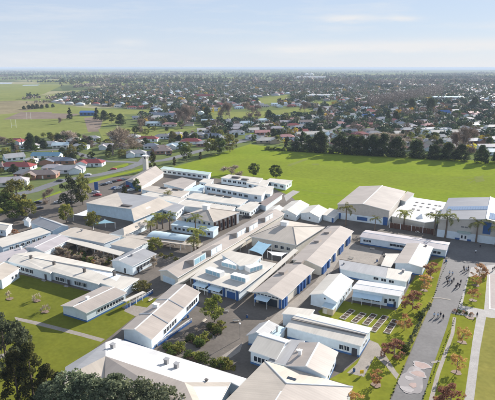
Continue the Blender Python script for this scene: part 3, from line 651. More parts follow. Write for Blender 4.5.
# four small gabled sheds along the field
for q, lab, kind in [(((272, 221), (258, 216.8), (286, 209.5)), 'first of the small white gabled sheds along the field, nearest the beige cluster', 0),
                     (((296.5, 215), (278, 210.8), (309.5, 204.5)), 'small white gabled shed with the steepest light roof facing the field, second in its row', 1),
                     (((319.3, 217.2), (300.3, 213), (328, 209.3)), 'third small white gabled shed in the row, beside the low shed with a blue door', 1)]:
    b = Bld('field_shed', lab, 'shed', at(q[0]), 'small sheds along the playing field')
    b.gable(*q, 3.2, 1.4, 'Y', 'white_roof', inset=.25); b.windows('front', .3, .7, 1, .8, .8, 1.3)
b = Bld('field_shed', 'low flat white shed with a blue door between the gabled sheds and the sports hall', 'shed', at((331, 220)), 'small sheds along the playing field')
b.flat((334.5, 217.5), (322.5, 214.5), (341, 210.5), 2.9, 'white_roof'); b.panel('front', .8, .97, .05, 2.3, 'blue')
# central spine with dormers
b = Bld('spine_building', 'long beige-roofed spine building with a row of white dormer skylights running towards the field', cat, at((200, 255)))
b.gable((177.8, 277.5), (158.6, 270.3), (285, 213.5), 3.8, 1.3, 'Y', 'beige_roof', 'cream_wall', cap=False, mid=.55)
b.panel('front', .15, .85, .1, 2.4, 'pale_blue_wall', 'entrance_front')
sp = b
for q in ((200, 261.2), (216.5, 251.8), (241.5, 234.7), (253.5, 228.8), (269, 219.5)):
    c = at(q, 4.4); hw, dp, hh = 3.9, 5.2, 2.5; g = G()
    f0, f1 = Vector((c.x, c.y-hw, 3.9)), Vector((c.x, c.y+hw, 3.9)); f0t, f1t = f0+zv*hh, f1+zv*hh; bk0, bk1 = Vector((c.x-dp, c.y-hw+.4, 4.6)), Vector((c.x-dp, c.y+hw-.4, 4.6))
    g.add([f0, f1, f1t, f0t, bk0, bk1], [(0, 1, 2, 3)], 1); g.add([f0, f1, f1t, f0t, bk0, bk1], [(3, 2, 5, 4), (0, 3, 4), (1, 5, 2)], 0)
    dm = g.make('dormer', [M['beige_roof'], M['white_wall']], b.lastroof, off=b.off)
    for k in (-1, 1):
        y = c.y+k*1.75; G().hexa([Vector((c.x+.02, y-1.4, 4.3)), Vector((c.x+.08, y-1.4, 4.3)), Vector((c.x+.08, y+1.4, 4.3)), Vector((c.x+.02, y+1.4, 4.3))], [Vector((c.x+.02, y-1.4, 6.0)), Vector((c.x+.08, y-1.4, 6.0)), Vector((c.x+.08, y+1.4, 6.0)), Vector((c.x+.02, y+1.4, 6.0))]).make('window', M['trim'] if q[0] > 210 else M['skyglass'], b.lastroof, off=b.off)
# covered walks
def walk(label, pts, h, mat='white_roof', posts=4):
    o = empty('covered_walkway', at(pts[0]), label, 'walkway', 'flat covered walkways between the blocks'); off = o.location.copy()
    v = [at(p, h) for p in pts]; A_ = sum(v[i].x*v[(i+1) % 4].y-v[(i+1) % 4].x*v[i].y for i in range(4)); v = v if A_ > 0 else v[::-1]
    G().hexa([p-zv*.22 for p in v], v).make('roof', M[mat], o, off=off)
    e = [(0, 1), (2, 3)] if (v[0]-v[1]).length > (v[1]-v[2]).length else [(1, 2), (3, 0)]
    for i, j in e:
        for k in range(posts):
            p = v[i].lerp(v[j], (k+.5)/posts); p = p.lerp(sum(v, Vector())/4, .06); G().box((p.x, p.y, 0), .12, .12, h-.2).make('post', M['trim'], o, off=off)
walk('white covered walkway hugging the right side of the dormered spine building', [(171, 286.5), (183.5, 281), (252, 237.5), (246.5, 236.5)], 3.0, posts=8)
walk('white walkway roof beside the entrance block, running up towards the shade sails', [(246.5, 290.8), (251, 292), (298.5, 250), (294, 248.5)], 3.2, posts=5)
walk('beige walkway roof left of the palms, running under the curved pale canopy', [(122, 236.4), (127, 233.4), (203, 243.5), (199, 246.6)], 2.9, 'tan_roof', 7)
walk('white walkway along the courtyard of flowering shrubs', [(62.5, 240.5), (68.5, 237.2), (124.5, 252), (119.5, 255.5)], 2.9, 'white_roof', 6)
walk('short white walkway crossing the lawn path beside blue railings', [(122, 300.5), (126, 301.5), (146, 292), (142.5, 291)], 2.6, 'white_roof', 3)
# flat-roofed block P
b = Bld('entrance_block', 'wide flat white-roofed block with two raised pale-blue skylight boxes and a shaded blue-pillared front', cat, at((225, 280)))
slab_roof(b, [(191, 277.7), (240, 291.2), (276, 263.2), (222, 252.5)], 3.9, 'white_roof', wall='white_wall', inset=.8)
b.seg = {'front': (b.loop[3], b.loop[0]), 'right': (b.loop[0], b.loop[1])} if (b.loop[0]-at((240, 291), 3.9)).length < 6 else None
if b.seg is None:
    k = min(range(4), key=lambda i: (b.loop[i]-at((240, 291.2), 3.9)).length); b.seg = {'front': (b.loop[k-1], b.loop[k]), 'right': (b.loop[k], b.loop[(k+1) % 4])}
wr = b.lastroof
for q in (((205.5, 273.2), (220, 277.8), 2.4), ((230.5, 279), (245.5, 283), 2.4), ((221.5, 266), (236, 269.8), 3.0), ((250, 272.8), (262.5, 269), 3.0)):
    a, c, d, nn_ = b.sky_box(q, 3.9, 1.6); n3 = Vector((d.y, -d.x, 0))
    for k in range(4):
        s0 = a+d*((c-a).length*(k/4+.02)); s1 = a+d*((c-a).length*((k+1)/4-.02)); qd = [s0-n3*.01, s0+n3*.06, s1+n3*.06, s1-n3*.01]
        G().hexa([p+zv*.25 for p in qd], [p+zv*1.4 for p in qd]).make('pane', M['skyglass'], wr, off=b.off)
for t_ in (.02, .36, .68, .97): b.panel('front', t_-.015, t_+.015, 0, 3.6, 'blue', 'pillar', .5)
b.windows('front', .10, .32, 3, 1.3, 1.4, .8); b.windows('front', .42, .64, 3, 1.3, 1.4, .8); b.panel('front', .74, .92, .1, 2.4, 'blue', 'door'); b.awning('front', .06, .34, 2.9, 2.4, .4, 'awning', 3); b.awning('front', .39, .66, 2.9, 2.4, .4, 'awning', 3)
b.windows('front', .03, .97, 14, 1.0, .35, 3.05); b.lastroof = wr
b.vent((259, 262), 3.9, .6, .6, .6); b.vent((228, 258.5), 3.9, .6, .6, .6)
b = Bld('roof_monitor_block', 'raised white flat-roofed hall behind the skylight boxes of the entrance block', cat, at((236, 258)))
slab_roof(b, [(221.5, 254.5), (231, 250.8), (262, 256.5), (253, 263.5), (240, 266)], 5.6, 'white_roof', wall='pale_blue_wall')
# hip hall with cupola (M)
b = Bld('hip_roofed_hall', 'square hall with beige hip roof and white cupola behind the blue shade sail', cat, at((288, 240)))
n0, l0, r0 = (296.6, 245), (250, 236.2), (325.3, 226.6); q = b.quad(n0, l0, r0, 4.2); c = q[0].lerp(q[2], .5); a1 = c+(q[3]-q[0])*.18; a2 = c-(q[3]-q[0])*.1; a1.z = a2.z = 6.6
b.roof(q+[a2, a1], [(3, 0, 4, 5), (0, 1, 4), (1, 2, 5, 4), (2, 3, 5)], 'tan_roof'); b.walls(q, 'cream_wall', .5, None, -.2)
for i, j in ((0, a2), (1, a2), (2, a1), (3, a1)): G().tube([q[i]+zv*.04, j+zv*.04], .13, 5).make('hip_cap', M['tan_roof'], b.lastroof, off=b.off)
cc = a1.lerp(a2, .3); G().box((cc.x, cc.y, 6.2), 2.6, 2.0, 1.8).box((cc.x, cc.y, 8.0), 3.0, 2.4, .2).make('cupola', M['trim'], b.lastroof, off=b.off)
b.windows('front', .1, .9, 6, 1.4, 1.2, 1.2)
# classroom row N1, N2
def scoop(b, p, h):
    c = at(p, h); f0, f1 = Vector((c.x, c.y-1.5, h-.35)), Vector((c.x, c.y+1.5, h-.35)); k0, k1 = Vector((c.x-2.6, c.y-1.3, h+.35)), Vector((c.x-2.6, c.y+1.3, h+.35))
    G().add([f0, f1, f1+zv*1.15, f0+zv*1.15, k0, k1], [(0, 1, 2, 3), (3, 2, 5, 4), (0, 3, 4), (1, 5, 2)]).make('roof_scoop', M['beige_roof'], b.lastroof, off=b.off)
def row(lab, n, l, r, blue, **kw):
    b = Bld('classroom_row', lab, cat, at(n), 'beige classroom rows in the middle')
    b.gable(n, l, r, 3.6, 1.2, 'Y', 'beige_roof', 'cream_wall', inset=.6, cap=False); return b
b = row('upper beige classroom row with blue columns on its right side, beside the grey asphalt court', (321.8, 267.2), (291.5, 259.5), (353.8, 231), 1)
for k, t_ in enumerate((.05, .1, .2, .36, .55, .62, .8, .87)): b.panel('right', t_-.02, t_+.02, 0, 3.0, 'blue', 'column', .7)
for q in ((320, 241.5), (330, 233)): scoop(b, q, 4.3)
b.windows('right', .2, .9, 5, 1.4, 1.1, 1.1)
b = row('lower beige classroom row with a shaded gabled porch and pale awning at its near end', (282.5, 299.3), (252, 291.8), (314.6, 269.3), 1)
for t_ in (.03, .1, .5, .6, .7, .85): b.panel('right', t_-.02, t_+.02, 0, 3.0, 'blue', 'column', .7)
for q in ((286, 273), (303, 263)): scoop(b, q, 4.4)
b.awning('front', .12, .62, 2.9, 2.6, .4, 'awning', 2); b.panel('front', .0, .06, 0, 3, 'blue', 'column', .3); b.panel('front', .92, .99, 0, 3, 'blue', 'column', .3); b.panel('front', .15, .85, .1, 2.5, 'glass', 'glazing'); b.windows('front', .1, .9, 6, 1.0, .4, 3.0)
# shade sails
def sail(label, pts, hs, mat, posts=(0, 1, 2, 3)):
    o = empty('shade_sail', at(pts[0]), label, 'shade sail'); off = o.location.copy(); c = [at(p, h) for p, h in zip(pts, hs)]; m = len(c); K = 8; v = []; f = []
    if m == 3: c.append(c[2].copy())
    for i in range(K+1):
        for j in range(K+1):
            u, w_ = i/K, j/K; p = c[0].lerp(c[1], u).lerp(c[3].lerp(c[2], u), w_); ctr = (c[0]+c[1]+c[2]+c[3])/4
            s_ = .10*(4*u*(1-u)*(1-4*w_*(1-w_))+4*w_*(1-w_)*(1-4*u*(1-u))); v.append(p.lerp(ctr, s_)-off)
    for i in range(K):
        for j in range(K): f.append((i*(K+1)+j, (i+1)*(K+1)+j, (i+1)*(K+1)+j+1, i*(K+1)+j+1))
    sm = mesh('sail', v, f, None, True); link('sail', sm, M[mat], o)
    for i in posts:
        if i < m: G().tube([Vector((c[i].x, c[i].y, 0)), c[i]+zv*.2], .09, 6).make('post', M['trim'], o, off=off)
sail('blue rectangular shade sail over the courtyard in front of the hip-roofed hall', [(258.2, 241), (271.6, 244.4), (262.4, 255), (249, 250)], (3.8, 3.6, 3.2, 3.4), 'sail_blue')
sail('small pale shade sail on white posts right of the blue rectangular sail', [(267.4, 251), (287.6, 252.8), (281.7, 256.5), (272, 255)], (3.0, 3.2, 3.0, 2.9), 'sail_white')
sail('pale aqua triangular shade sail behind the round clipped tree at the left', [(93, 224.3), (104.8, 219.3), (114.9, 222.6)], (2.8, 4.0, 2.9), 'sail_aqua')
sail('white triangular shade sail between the two rust-tipped trees at the left', [(73, 215), (88, 209.2), (87, 216.2)], (3.0, 4.0, 2.8), 'sail_white')
# hip hall with buttressed side (R)
b = Bld('buttressed_hall', 'cream hip-roofed hall with little cupola and dark buttresses down its right side', cat, at((212, 228)))
n0, l0, r0 = (213.4, 222), (179.8, 216), (240.2, 212); q = b.quad(n0, l0, r0, 5.4); c = q[0].lerp(q[2], .5); a2 = c-(q[1]-q[0])*.08; a1 = c+(q[1]-q[0])*.08; a1.z = a2.z = 7.6
b.roof(q+[a2, a1], [(3, 0, 4), (0, 1, 5, 4), (1, 2, 5), (2, 3, 4, 5)], 'tan_roof'); b.walls(q, 'cream_wall', .5, None, -.2)
cc = a1.lerp(a2, .5)+(q[3]-q[0])*.12; G().box((cc.x, cc.y, 7.0), 2.6, 2.6, 2.2).box((cc.x, cc.y, 9.2), 2.9, 2.9, .2).make('cupola', M['trim'], b.lastroof, off=b.off)
for i, j in ((0, a2), (1, a1), (2, a1), (3, a2)): G().tube([q[i]+zv*.04, j+zv*.04], .15, 5).make('hip_cap', M['tan_roof'], b.lastroof, off=b.off)
for k in range(6): b.panel('right', .04+.16*k-.012, .04+.16*k+.012, 0, 4.9, 'brown_timber', 'buttress', .9)
b.windows('right', .06, .84, 5, 1.6, 2.2, 1.2); b.panel('right', .88, .99, 0, 5.0, 'white_wall', 'end_panel', .15); b.windows('front', .05, .95, 6, 1.1, 1.3, 3.2)
b = Bld('lean_to_verandah', 'pale blue lean-to roof along the front of the buttressed hall', 'annex', at((195, 232)))
b.flat((213.5, 231.5), (170.5, 224.5), (219, 227.2), 3.2, 'aqua_roof', 'pale_blue_wall', fall=.3); b.windows('front', .05, .95, 9, 1.2, 1.1, 1.1)
b = Bld('curved_canopy', 'pale curved canopy roof standing among the palms in the middle left', 'canopy', at((171, 240)))
v = [at(p, 3.4) for p in ((146.5, 236.4), (184.6, 241), (195.7, 236.4), (157.8, 231))]; K = 8; vv = []; ff = []
for i in range(K+1):
    u = i/K; z = 1.0*(1-(2*u-1)**2); vv += [v[0].lerp(v[3], u)+zv*z, v[1].lerp(v[2], u)+zv*z]
for i in range(K): ff.append((2*i, 2*i+1, 2*i+3, 2*i+2))
b.roof(vv, ff, 'aqua_roof', .15)
for p in v: G().box((p.x, p.y, 0), .15, .15, 3.2).make('post', M['trim'], b.o, off=b.off)
# left quad T
b = Bld('classroom_block', 'flat cream-roofed block closing the far side of the flowering courtyard, left part', cat, at((90, 238)))
slab_roof(b, [(57.6, 234), (104.2, 243.2), (121, 236.6), (73.8, 226.8)], 3.4, 'tan_roof', wall='white_wall', plinth='plinth'); b.vent((82, 231), 3.4, .7, .7, .7)
b = Bld('classroom_block', 'flat cream-roofed block closing the far side of the flowering courtyard, right part', cat, at((130, 245)))
slab_roof(b, [(110, 244.2), (134.2, 248.8), (149.4, 241.2), (126.4, 236.9)], 3.4, 'tan_roof', wall='white_wall')
b = Bld('classroom_block', 'grey-roofed gabled classroom with dark windows at the right corner of the flowering courtyard', cat, at((132, 262)))
b.gable((132.5, 266.2), (110.5, 260.6), (156.8, 253.6), 3.8, .9, 'Y', 'grey_roof', plinth=None, mid=.62); b.windows('right', .15, .9, 6, 1.5, 1.3, 1.2); b.windows('front', .5, .75, 1, .8, 1.9, .2); b.vent((132, 255.5), 4.6, .8, .6, .5)
# long left building U
b = Bld('classroom_block', 'long white-roofed classroom block with stepped front facing the left lawn, four vents on its roof', cat, at((65, 275)))
hN = 3.4
v = poly_roof(b, [(7.6, 261.0, hN), (50.5, 273, hN), (52, 271.6, hN), (98.5, 284.2, hN), (100, 282.8, hN), (122.6, 289.6, hN), (139.4, 278.4, hN), (111, 271.5, hN+.5), (14, 254, hN+.5)], [(0, 1, 2, 3, 4, 5, 6, 7, 8)], 'white_roof', th=.25)
wr = b.lastroof
b.walls([at(p, hN-.05) for p in ((7.6, 261.0), (50.5, 273), (52, 271.6), (98.5, 284.2), (100, 282.8), (122.6, 289.6), (139.4, 278.4), (111, 271.5), (14, 254))], 'white_wall', .35)
poly_roof(b, [(14, 254, hN+.55), (111, 271.3, hN+.55), (114.5, 268.3, hN+.1), (36, 251.2, hN+.1)], [(0, 1, 2, 3)], 'white_roof'); b.lastroof = wr
for q in ((31, 258.5), (54, 264.5), (84.5, 271.5), (114.3, 275)): b.vent(q, hN+.35, .7, .7, 1.1, 'louvre')
sg1 = None
lp = b.loop
def fr(p0, p1):
    i = min(range(len(lp)), key=lambda k: (lp[k]-at(p0, hN)).length); j = min(range(len(lp)), key=lambda k: (lp[k]-at(p1, hN)).length); return lp[i], lp[j]
s1, s2 = fr((7.6, 261), (50.5, 273)), fr((52, 271.6), (98.5, 284.2))
b.windows('x', .18, .60, 4, 1.8, 1.3, 1.0, seg=s1); b.windows('x', .84, .92, 1, 1.0, 2.0, .1, seg=s1); b.windows('x', .10, .30, 2, 1.8, 1.3, 1.0, seg=s2); b.windows('x', .52, .74, 3, 1.8, 1.3, 1.0, seg=s2); b.panel('x', .36, .41, .1, 2.2, 'darktrim', seg=s2); b.panel('x', .86, .91, .1, 2.2, 'darktrim', seg=s1)
for sg, t_ in ((s1, .89), (s2, .38)):
    A, B_ = sg; p = A.lerp(B_, t_); 
    for k in range(3): G().box((p.x, p.y-.9-k*.35, 0), 1.6, .36, .45-.15*k).make('step', M['concrete'], b.o, off=b.off)
b = Bld('classroom_block', 'white building with beige roof at the left edge beside the lawn with bare saplings', cat, at((3, 280)))
b.gable((1.5, 280), (-30, 272), (20, 268), 3.6, .9, 'Y', 'tan_roof', mid=.5); b.windows('right', .5, .9, 2, 1.0, 1.0, 1.2)
# C
b = Bld('classroom_block', 'small detached classroom with shallow grey-beige gable and blue base standing on the left lawn', cat, at((92, 315)))
b.gable((86.2, 313), (60.5, 305.4), (127.2, 292.6), 3.3, .8, 'Y', 'beige_roof', plinth='plinth', mid=.5); b.windows('right', .25, .95, 9, 1.0, .9, 1.4); b.vent((87.5, 299.8), 3.9, .7, .9, .9, 'trim')
# D
b = Bld('classroom_block', 'long gabled blue-based classroom between the left lawn and the shrub courtyard', cat, at((160, 325)))
b.gable((151.7, 339.7), (121.6, 329), (200.4, 292), 3.6, 1.3, 'Y', 'beige_roof', plinth='plinth', mid=.55); b.windows('right', .22, .48, 5, 1.1, 1.3, 1.2); b.windows('right', .70, .96, 5, 1.3, 1.4, 1.2); b.vent((156, 307.5), 4.4, 1.6, 1.0, 1.1, 'trim')
for t_ in (.30, .62):
    q = b.quad((151.7, 339.7), (121.6, 329), (200.4, 292), 3.62); a = q[0].lerp(q[1], t_); c = q[3].lerp(q[2], t_); m_ = a.lerp(c, .55)+zv*1.3
    G().tube([a+zv*.04, m_+zv*.05, c+zv*.04], .12, 5).make('roof_flashing', M['trim'], b.lastroof, off=b.off)
# blue handrail ramp on its right
def railing(label, pts, mat='blue', hgt=1.0, np_=10):
    o = empty('handrail_ramp', at(pts[0]), label, 'ramp'); off = o.location.copy(); v = [at(p) for p in pts]
    d = (v[1]-v[0]); nn_ = Vector((d.y, -d.x, 0)).normalized()*1.3
    G().hexa([v[0], v[0]+nn_, v[1]+nn_, v[1]], [p+zv*.5 for p in (v[0], v[0]+nn_, v[1]+nn_, v[1])]).make('ramp', M['concrete'], o, off=off)
    G().hexa([v[0]+nn_, v[0]+nn_*1.05, v[1]+nn_*1.05, v[1]+nn_], [p+zv*.75 for p in (v[0]+nn_, v[0]+nn_*1.05, v[1]+nn_*1.05, v[1]+nn_)]).make('side_board', M[mat], o, off=off)
    for h in (1.0, 1.4): G().tube([v[0]+nn_+zv*h, v[1]+nn_+zv*h], .045, 5).make('rail', M[mat if h < 1.2 else 'trim'], o, off=off)
    for i in range(np_): p = v[0].lerp(v[1], i/(np_-1))+nn_; G().box((p.x, p.y, 0), .08, .08, 1.4).make('post', M['trim'], o, off=off)
railing('blue-sided ramp with handrail along the right of the long gabled classroom', [(154, 345.5), (188, 321.5)])
railing('blue ramp with white handrails beside the small detached classroom on the lawn', [(122, 308.5), (150, 292.5)], np_=12)
# W left canopies
b = Bld('classroom_block', 'long low white roof with a windowed front at the far left edge', cat, at((20, 245)))
slab_roof(b, [(-6, 242.5), (2, 247), (51.4, 231.8), (40.2, 226.8), (-30, 247)], 3.3, 'white_roof', wall='pale_blue_wall')
A, B_ = at((3, 246.6)), at((50, 232)); b.windows('x', .1, .9, 7, 1.4, 1.1, 1.2, seg=(at((2.5, 247.2), 3.3)+Vector((-.3, .3, 0)), at((51, 232), 3.3)+Vector((-.3, .3, 0))))
b = Bld('covered_way_block', 'mauve-grey double-pitched roof left of the flowering courtyard', cat, at((40, 248)))
b.gable((44.5, 252), (24.5, 246.8), (71, 238.8), 3.2, .8, 'Y', 'mauve_roof', mid=.5)
b = Bld('covered_way_block', 'pale mauve roof running off the left edge below the long windowed roof', cat, at((12, 256)))
slab_roof(b, [(-12, 256), (-8, 264), (12, 259.5), (29, 250.5), (21, 247)], 3.0, 'mauve_roof', wall='white_wall'); b.vent((21, 249), 3.0, .6, .6, .8, 'trim')
b = Bld('classroom_block', 'grey gabled building with a white gable end left of the round clipped trees', cat, at((52, 228)))
b.gable((52.2, 230.6), (29.8, 222.0), (69.6, 226.2), 3.6, 1.3, 'X', 'grey_roof', 'pale_blue_wall', mid=.6)
b = Bld('cottage', 'pair of small white-roofed outbuildings at the far left edge below the big tree', cat, at((3, 226)))
b.gable((6, 230.5), (-16, 227), (12.8, 224), 3.0, .8, 'X', 'white_roof'); b.windows('front', .3, .9, 3, .8, .9, 1.2)
b = Bld('garden_shed', 'tiny grey-white shed between the big left tree and the grey gabled building', 'shed', at((26, 222)))
b.gable((29, 222.5), (22.5, 220.4), (31.5, 219.4), 2.6, .7, 'Y', 'grey_roof')
# X hall
b = Bld('assembly_hall', 'large assembly hall with folded cream and grey roof planes beside the car park', 'hall', at((125, 215)))
P = [(85.5, 202.8, 5.6), (117.4, 192.3, 5.6), (131.2, 208.9, 6.6), (158.5, 197.6, 6.6), (134, 220.6, 3.8), (173.5, 204.3, 3.8), (122.9, 203.8, 6.0), (128.5, 191.2, 5.6)]
poly_roof(b, P, [(0, 1, 6)], 'tan_roof'); poly_roof(b, P, [(0, 6, 2)], 'tan_roof'); poly_roof(b, P, [(1, 3, 2, 6)], 'grey_roof'); poly_roof(b, P, [(2, 3, 5, 4)], 'tan_roof')
lpx = [at(P[i][:2], P[i][2]-.25) for i in (0, 2, 4, 5, 3, 1)]; b.walls(lpx, 'pale_blue_wall', .3, None, -.05)
c = at((126.5, 206), 6.4); G().box((c.x, c.y, 5.6), 5.5, 2.0, 1.3, 0).make('clerestory', M['louvre'], b.lastroof, off=b.off)
b = Bld('hall_side_wing', 'white lean-to wing with bright slanting roof in front of the assembly hall', 'annex', at((135, 230)))
poly_roof(b, [(109, 233.6, 2.6), (123.3, 227.8, 4.4), (124.2, 235.6, 2.8)], [(0, 1, 2)], 'white_roof'); poly_roof(b, [(123.3, 227.8, 4.4), (146, 217.8, 4.4), (147, 224.5, 2.8), (124.2, 235.6, 2.8)], [(0, 1, 2, 3)], 'tan_roof')
b.walls([at((109, 233.6), 2.5), at((124.2, 235.6), 2.6), at((147, 224.5), 2.6), at((146, 217.8), 4.1), at((123.3, 227.8), 4.1)], 'white_wall', .3)
# chapel and tower
b = Bld('chapel', 'beige-roofed chapel with a blue end wall at the edge of the car park', 'chapel', at((145, 185)))
b.gable((141.5, 187.2), (124.8, 181), (164, 172.6), 3.0, 3.0, 'Y', 'beige_roof', 'cream_wall', cap=False); b.panel('front', .02, .98, .05, 3.2, 'blue_wall', 'end_wall'); b.windows('front', .2, .8, 3, 1.0, 1.6, 1.2)
b = Bld('bell_tower', 'slender cream tower rising beside the chapel roof and a conical conifer', 'tower', at((146.2, 175.5)))
p = at((146.2, 176)); c = Vector((p.x, p.y, 0)); g = G(); g.box((c.x, c.y, 0), 3.0, 2.4, 11.7); g.make('shaft', M['cream_wall'], b.o, off=b.off)
for dx_, dy_ in ((-1.4, -1.05), (1.4, -1.05), (1.4, 1.05), (-1.4, 1.05)): G().box((c.x+dx_, c.y+dy_, 11.7), .5, .5, 1.7).make('belfry_post', M['cream_wall'], b.o, off=b.off)
G().box((c.x, c.y, 13.4), 3.5, 2.8, .5).make('cap', M['trim'], b.o, off=b.off); G().box((c.x, c.y, 11.7), 1.6, 1.2, 1.2).make('bell_housing', M['louvre'], b.o, off=b.off)
# far rows
b = Bld('classroom_block', 'long narrow block with pale green roof and window strip beside the playing field', cat, at((185, 175)))
b.flat((209, 175.0), (160.2, 168.6), (211.5, 172.4), 3.6, 'green_roof', 'white_wall', inset=.5); b.windows('front', .03, .97, 9, 2.4, 1.2, 1.2)
for a_ in [
    ('wide flat cream roof of the block right of the chapel', [(141, 189.2), (151, 185.4), (190, 191.3), (181, 197.5)], 3.6, 'tan_roof', 4),
    ('fan-shaped beige roof between chapel and the flat white blocks', [(163, 183.5), (182, 177.4), (196.5, 180.8), (184, 189)], 4.4, 'beige_roof', 0),
    ('small white box building between the pale green roof and flat white roofs', [(199, 181.8), (204, 178.4), (214, 179.3), (211, 183.4)], 4.2, 'white_roof', 3),
    ('upper flat white roof over a pale blue window wall amid the far blocks', [(203.8, 185.2), (207, 183), (252, 188.6), (266, 190.5), (262, 195.5), (250, 194)], 5.4, 'white_roof', 8),
    ('lower flat white roof with a long window row, below the pale blue window wall', [(184.5, 197.5), (194, 192.6), (249, 199.3), (240, 205)], 3.5, 'white_roof', 14),
    ('flat white roof furthest back towards the playing field with dark roof boxes', [(220.5, 177.6), (229, 174.3), (263, 178.2), (259, 183)], 4.0, 'white_roof', 7),
    ('white flat roof right of the far dark roof boxes, beside the two round field trees', [(246, 182.8), (253, 178), (270, 180.6), (266, 187.2)], 3.8, 'white_roof', 3),
    ('detached flat-roofed white block at the far right, beside the concrete pad', [(265.5, 180.8), (270, 178.2), (292.6, 180.4), (286, 184.8)], 3.6, 'white_roof', 3),
    ('white two-part flat roof left of the concrete pad', [(251, 188), (262, 185), (274, 186.4), (271, 194), (255, 193)], 3.7, 'white_roof', 4),
    ('long flat pale aqua roof between fan-shaped roof and window wall', [(184, 190.4), (200, 184.2), (205, 186), (202, 191.5)], 3.4, 'aqua_roof', 0),
    ('flat cream roof left of the buttressed hall', [(141, 194.5), (150, 191.5), (187, 198), (178, 203.2)], 3.4, 'white_roof', 5),
    ('small gabled grey roof in front of the flat cream roof, left of the buttressed hall', [(160, 208.5), (172, 202.2), (185, 205.5), (176, 213)], 3.8, 'grey_roof', 2),
    ('narrow white flat roof running between flat cream roof and buttressed hall', [(174, 204.8), (186, 199.5), (236, 206.8), (232, 211)], 3.2, 'white_roof', 0),
    ('narrow brown-topped corridor roof at the edge of the field cluster', [(258, 203.4), (277, 192.4), (283, 194), (266, 206)], 3.0, 'brown_roof', 0),
    ('low white roof in the shaded passage below the far cluster', [(236, 208.5), (252, 200.5), (262, 203), (250, 212)], 3.0, 'white_roof', 5)]:
    b = Bld('flat_roofed_block', a_[0], cat, at(a_[1][0]), 'flat-roofed blocks near the playing field')
    slab_roof(b, a_[1], a_[2], a_[3], wall='white_wall', inset=.4)
    if a_[4]:
        lp_ = b.loop; near = lambda p: min(lp_, key=lambda q_: (q_.xy-at(p, a_[2]).xy).length)
        A, B_ = near(a_[1][0]), near(a_[1][-1]); C_ = near(a_[1][-2]); ln = (B_.xy-A.xy).length
        b.windows('x', .03, .97, a_[4], min(2.4, ln/a_[4]*.66), 1.3, a_[2]-2.3, seg=(A, B_)); l2 = (C_.xy-B_.xy).length; b.windows('x', .1, .9, max(1, int(l2/4)), 1.6, 1.2, a_[2]-2.3, seg=(B_, C_))
wl = [o for o in COL.objects if o.get('label', '').startswith(('flat white roof furthest', 'lower flat white', 'wide flat cream'))]
def roof_box(o, q, h, sx, sy, sz, mat='louvre'):
    c = at(q, h); G().box((c.x, c.y, h-.1), sx, sy, sz).make('roof_box', M[mat], [k for k in o.children if k.name.startswith('roof')][0], off=o.location)
for o in wl:
    l_ = o['label']
    if 'furthest' in l_:
        roof_box(o, (236, 178), 4, 5, 2.4, 1.0); roof_box(o, (245, 180), 4, 4, 2.2, .9)
    if 'lower flat' in l_:
        for q in ((212, 194.6), (220, 195.8), (228, 197.2)): roof_box(o, q, 3.5, 4.2, 1.4, .7)
    if 'wide flat' in l_:
        roof_box(o, (164, 188.2), 3.6, 4, 1.6, .8); roof_box(o, (176, 190), 3.6, 4, 1.6, .8)
# planter beds
def planter(ia, ib, wd, lab):
    a, c = at(ia), at(ib); o = empty('planter_bed', a.lerp(c, .5), lab, 'planter', 'timber planter beds in a row'); off = o.location.copy(); d = (c-a).normalized(); nn_ = Vector((d.y, -d.x, 0))*(wd/2)
    ln = (c-a).length
    def board(p, q):
        e = (q-p).normalized(); m_ = Vector((e.y, -e.x, 0))*.06; G().hexa([p-m_, p+m_, q+m_, q-m_], [k+zv*.45 for k in (p-m_, p+m_, q+m_, q-m_)]).make('board', M['timber'], o, off=off)
    board(a-nn_, c-nn_); board(a+nn_, c+nn_); board(a-nn_, a+nn_); board(c-nn_, c+nn_)
    m2 = nn_*.92; G().hexa([a-m2, a+m2, c+m2, c-m2], [k+zv*.34 for k in (a-m2, a+m2, c+m2, c-m2)]).make('soil', M['soil'], o, off=off)
    for k in range(1, 4): p = a.lerp(c, k/4); board(p-nn_*.9, p+nn_*.9)
    return o
for i, (ia, ib) in enumerate([((352.5, 310.8), (342.3, 319.6)), ((363.5, 314.1), (353.6, 323.2)), ((374.4, 315.2), (365.2, 325.5)), ((385.6, 317), (372.6, 332.2)), ((395.4, 321), (386.6, 334))]):
    planter(ia, ib, 1.7, ['timber planter bed nearest the gabled classroom, leftmost of the garden row', 'second timber planter bed from the left in the garden row', 'middle timber planter bed of the garden row, shortest of the five', 'longest timber planter bed, second from the drive', 'timber planter bed nearest the drive with dark soil'][i])
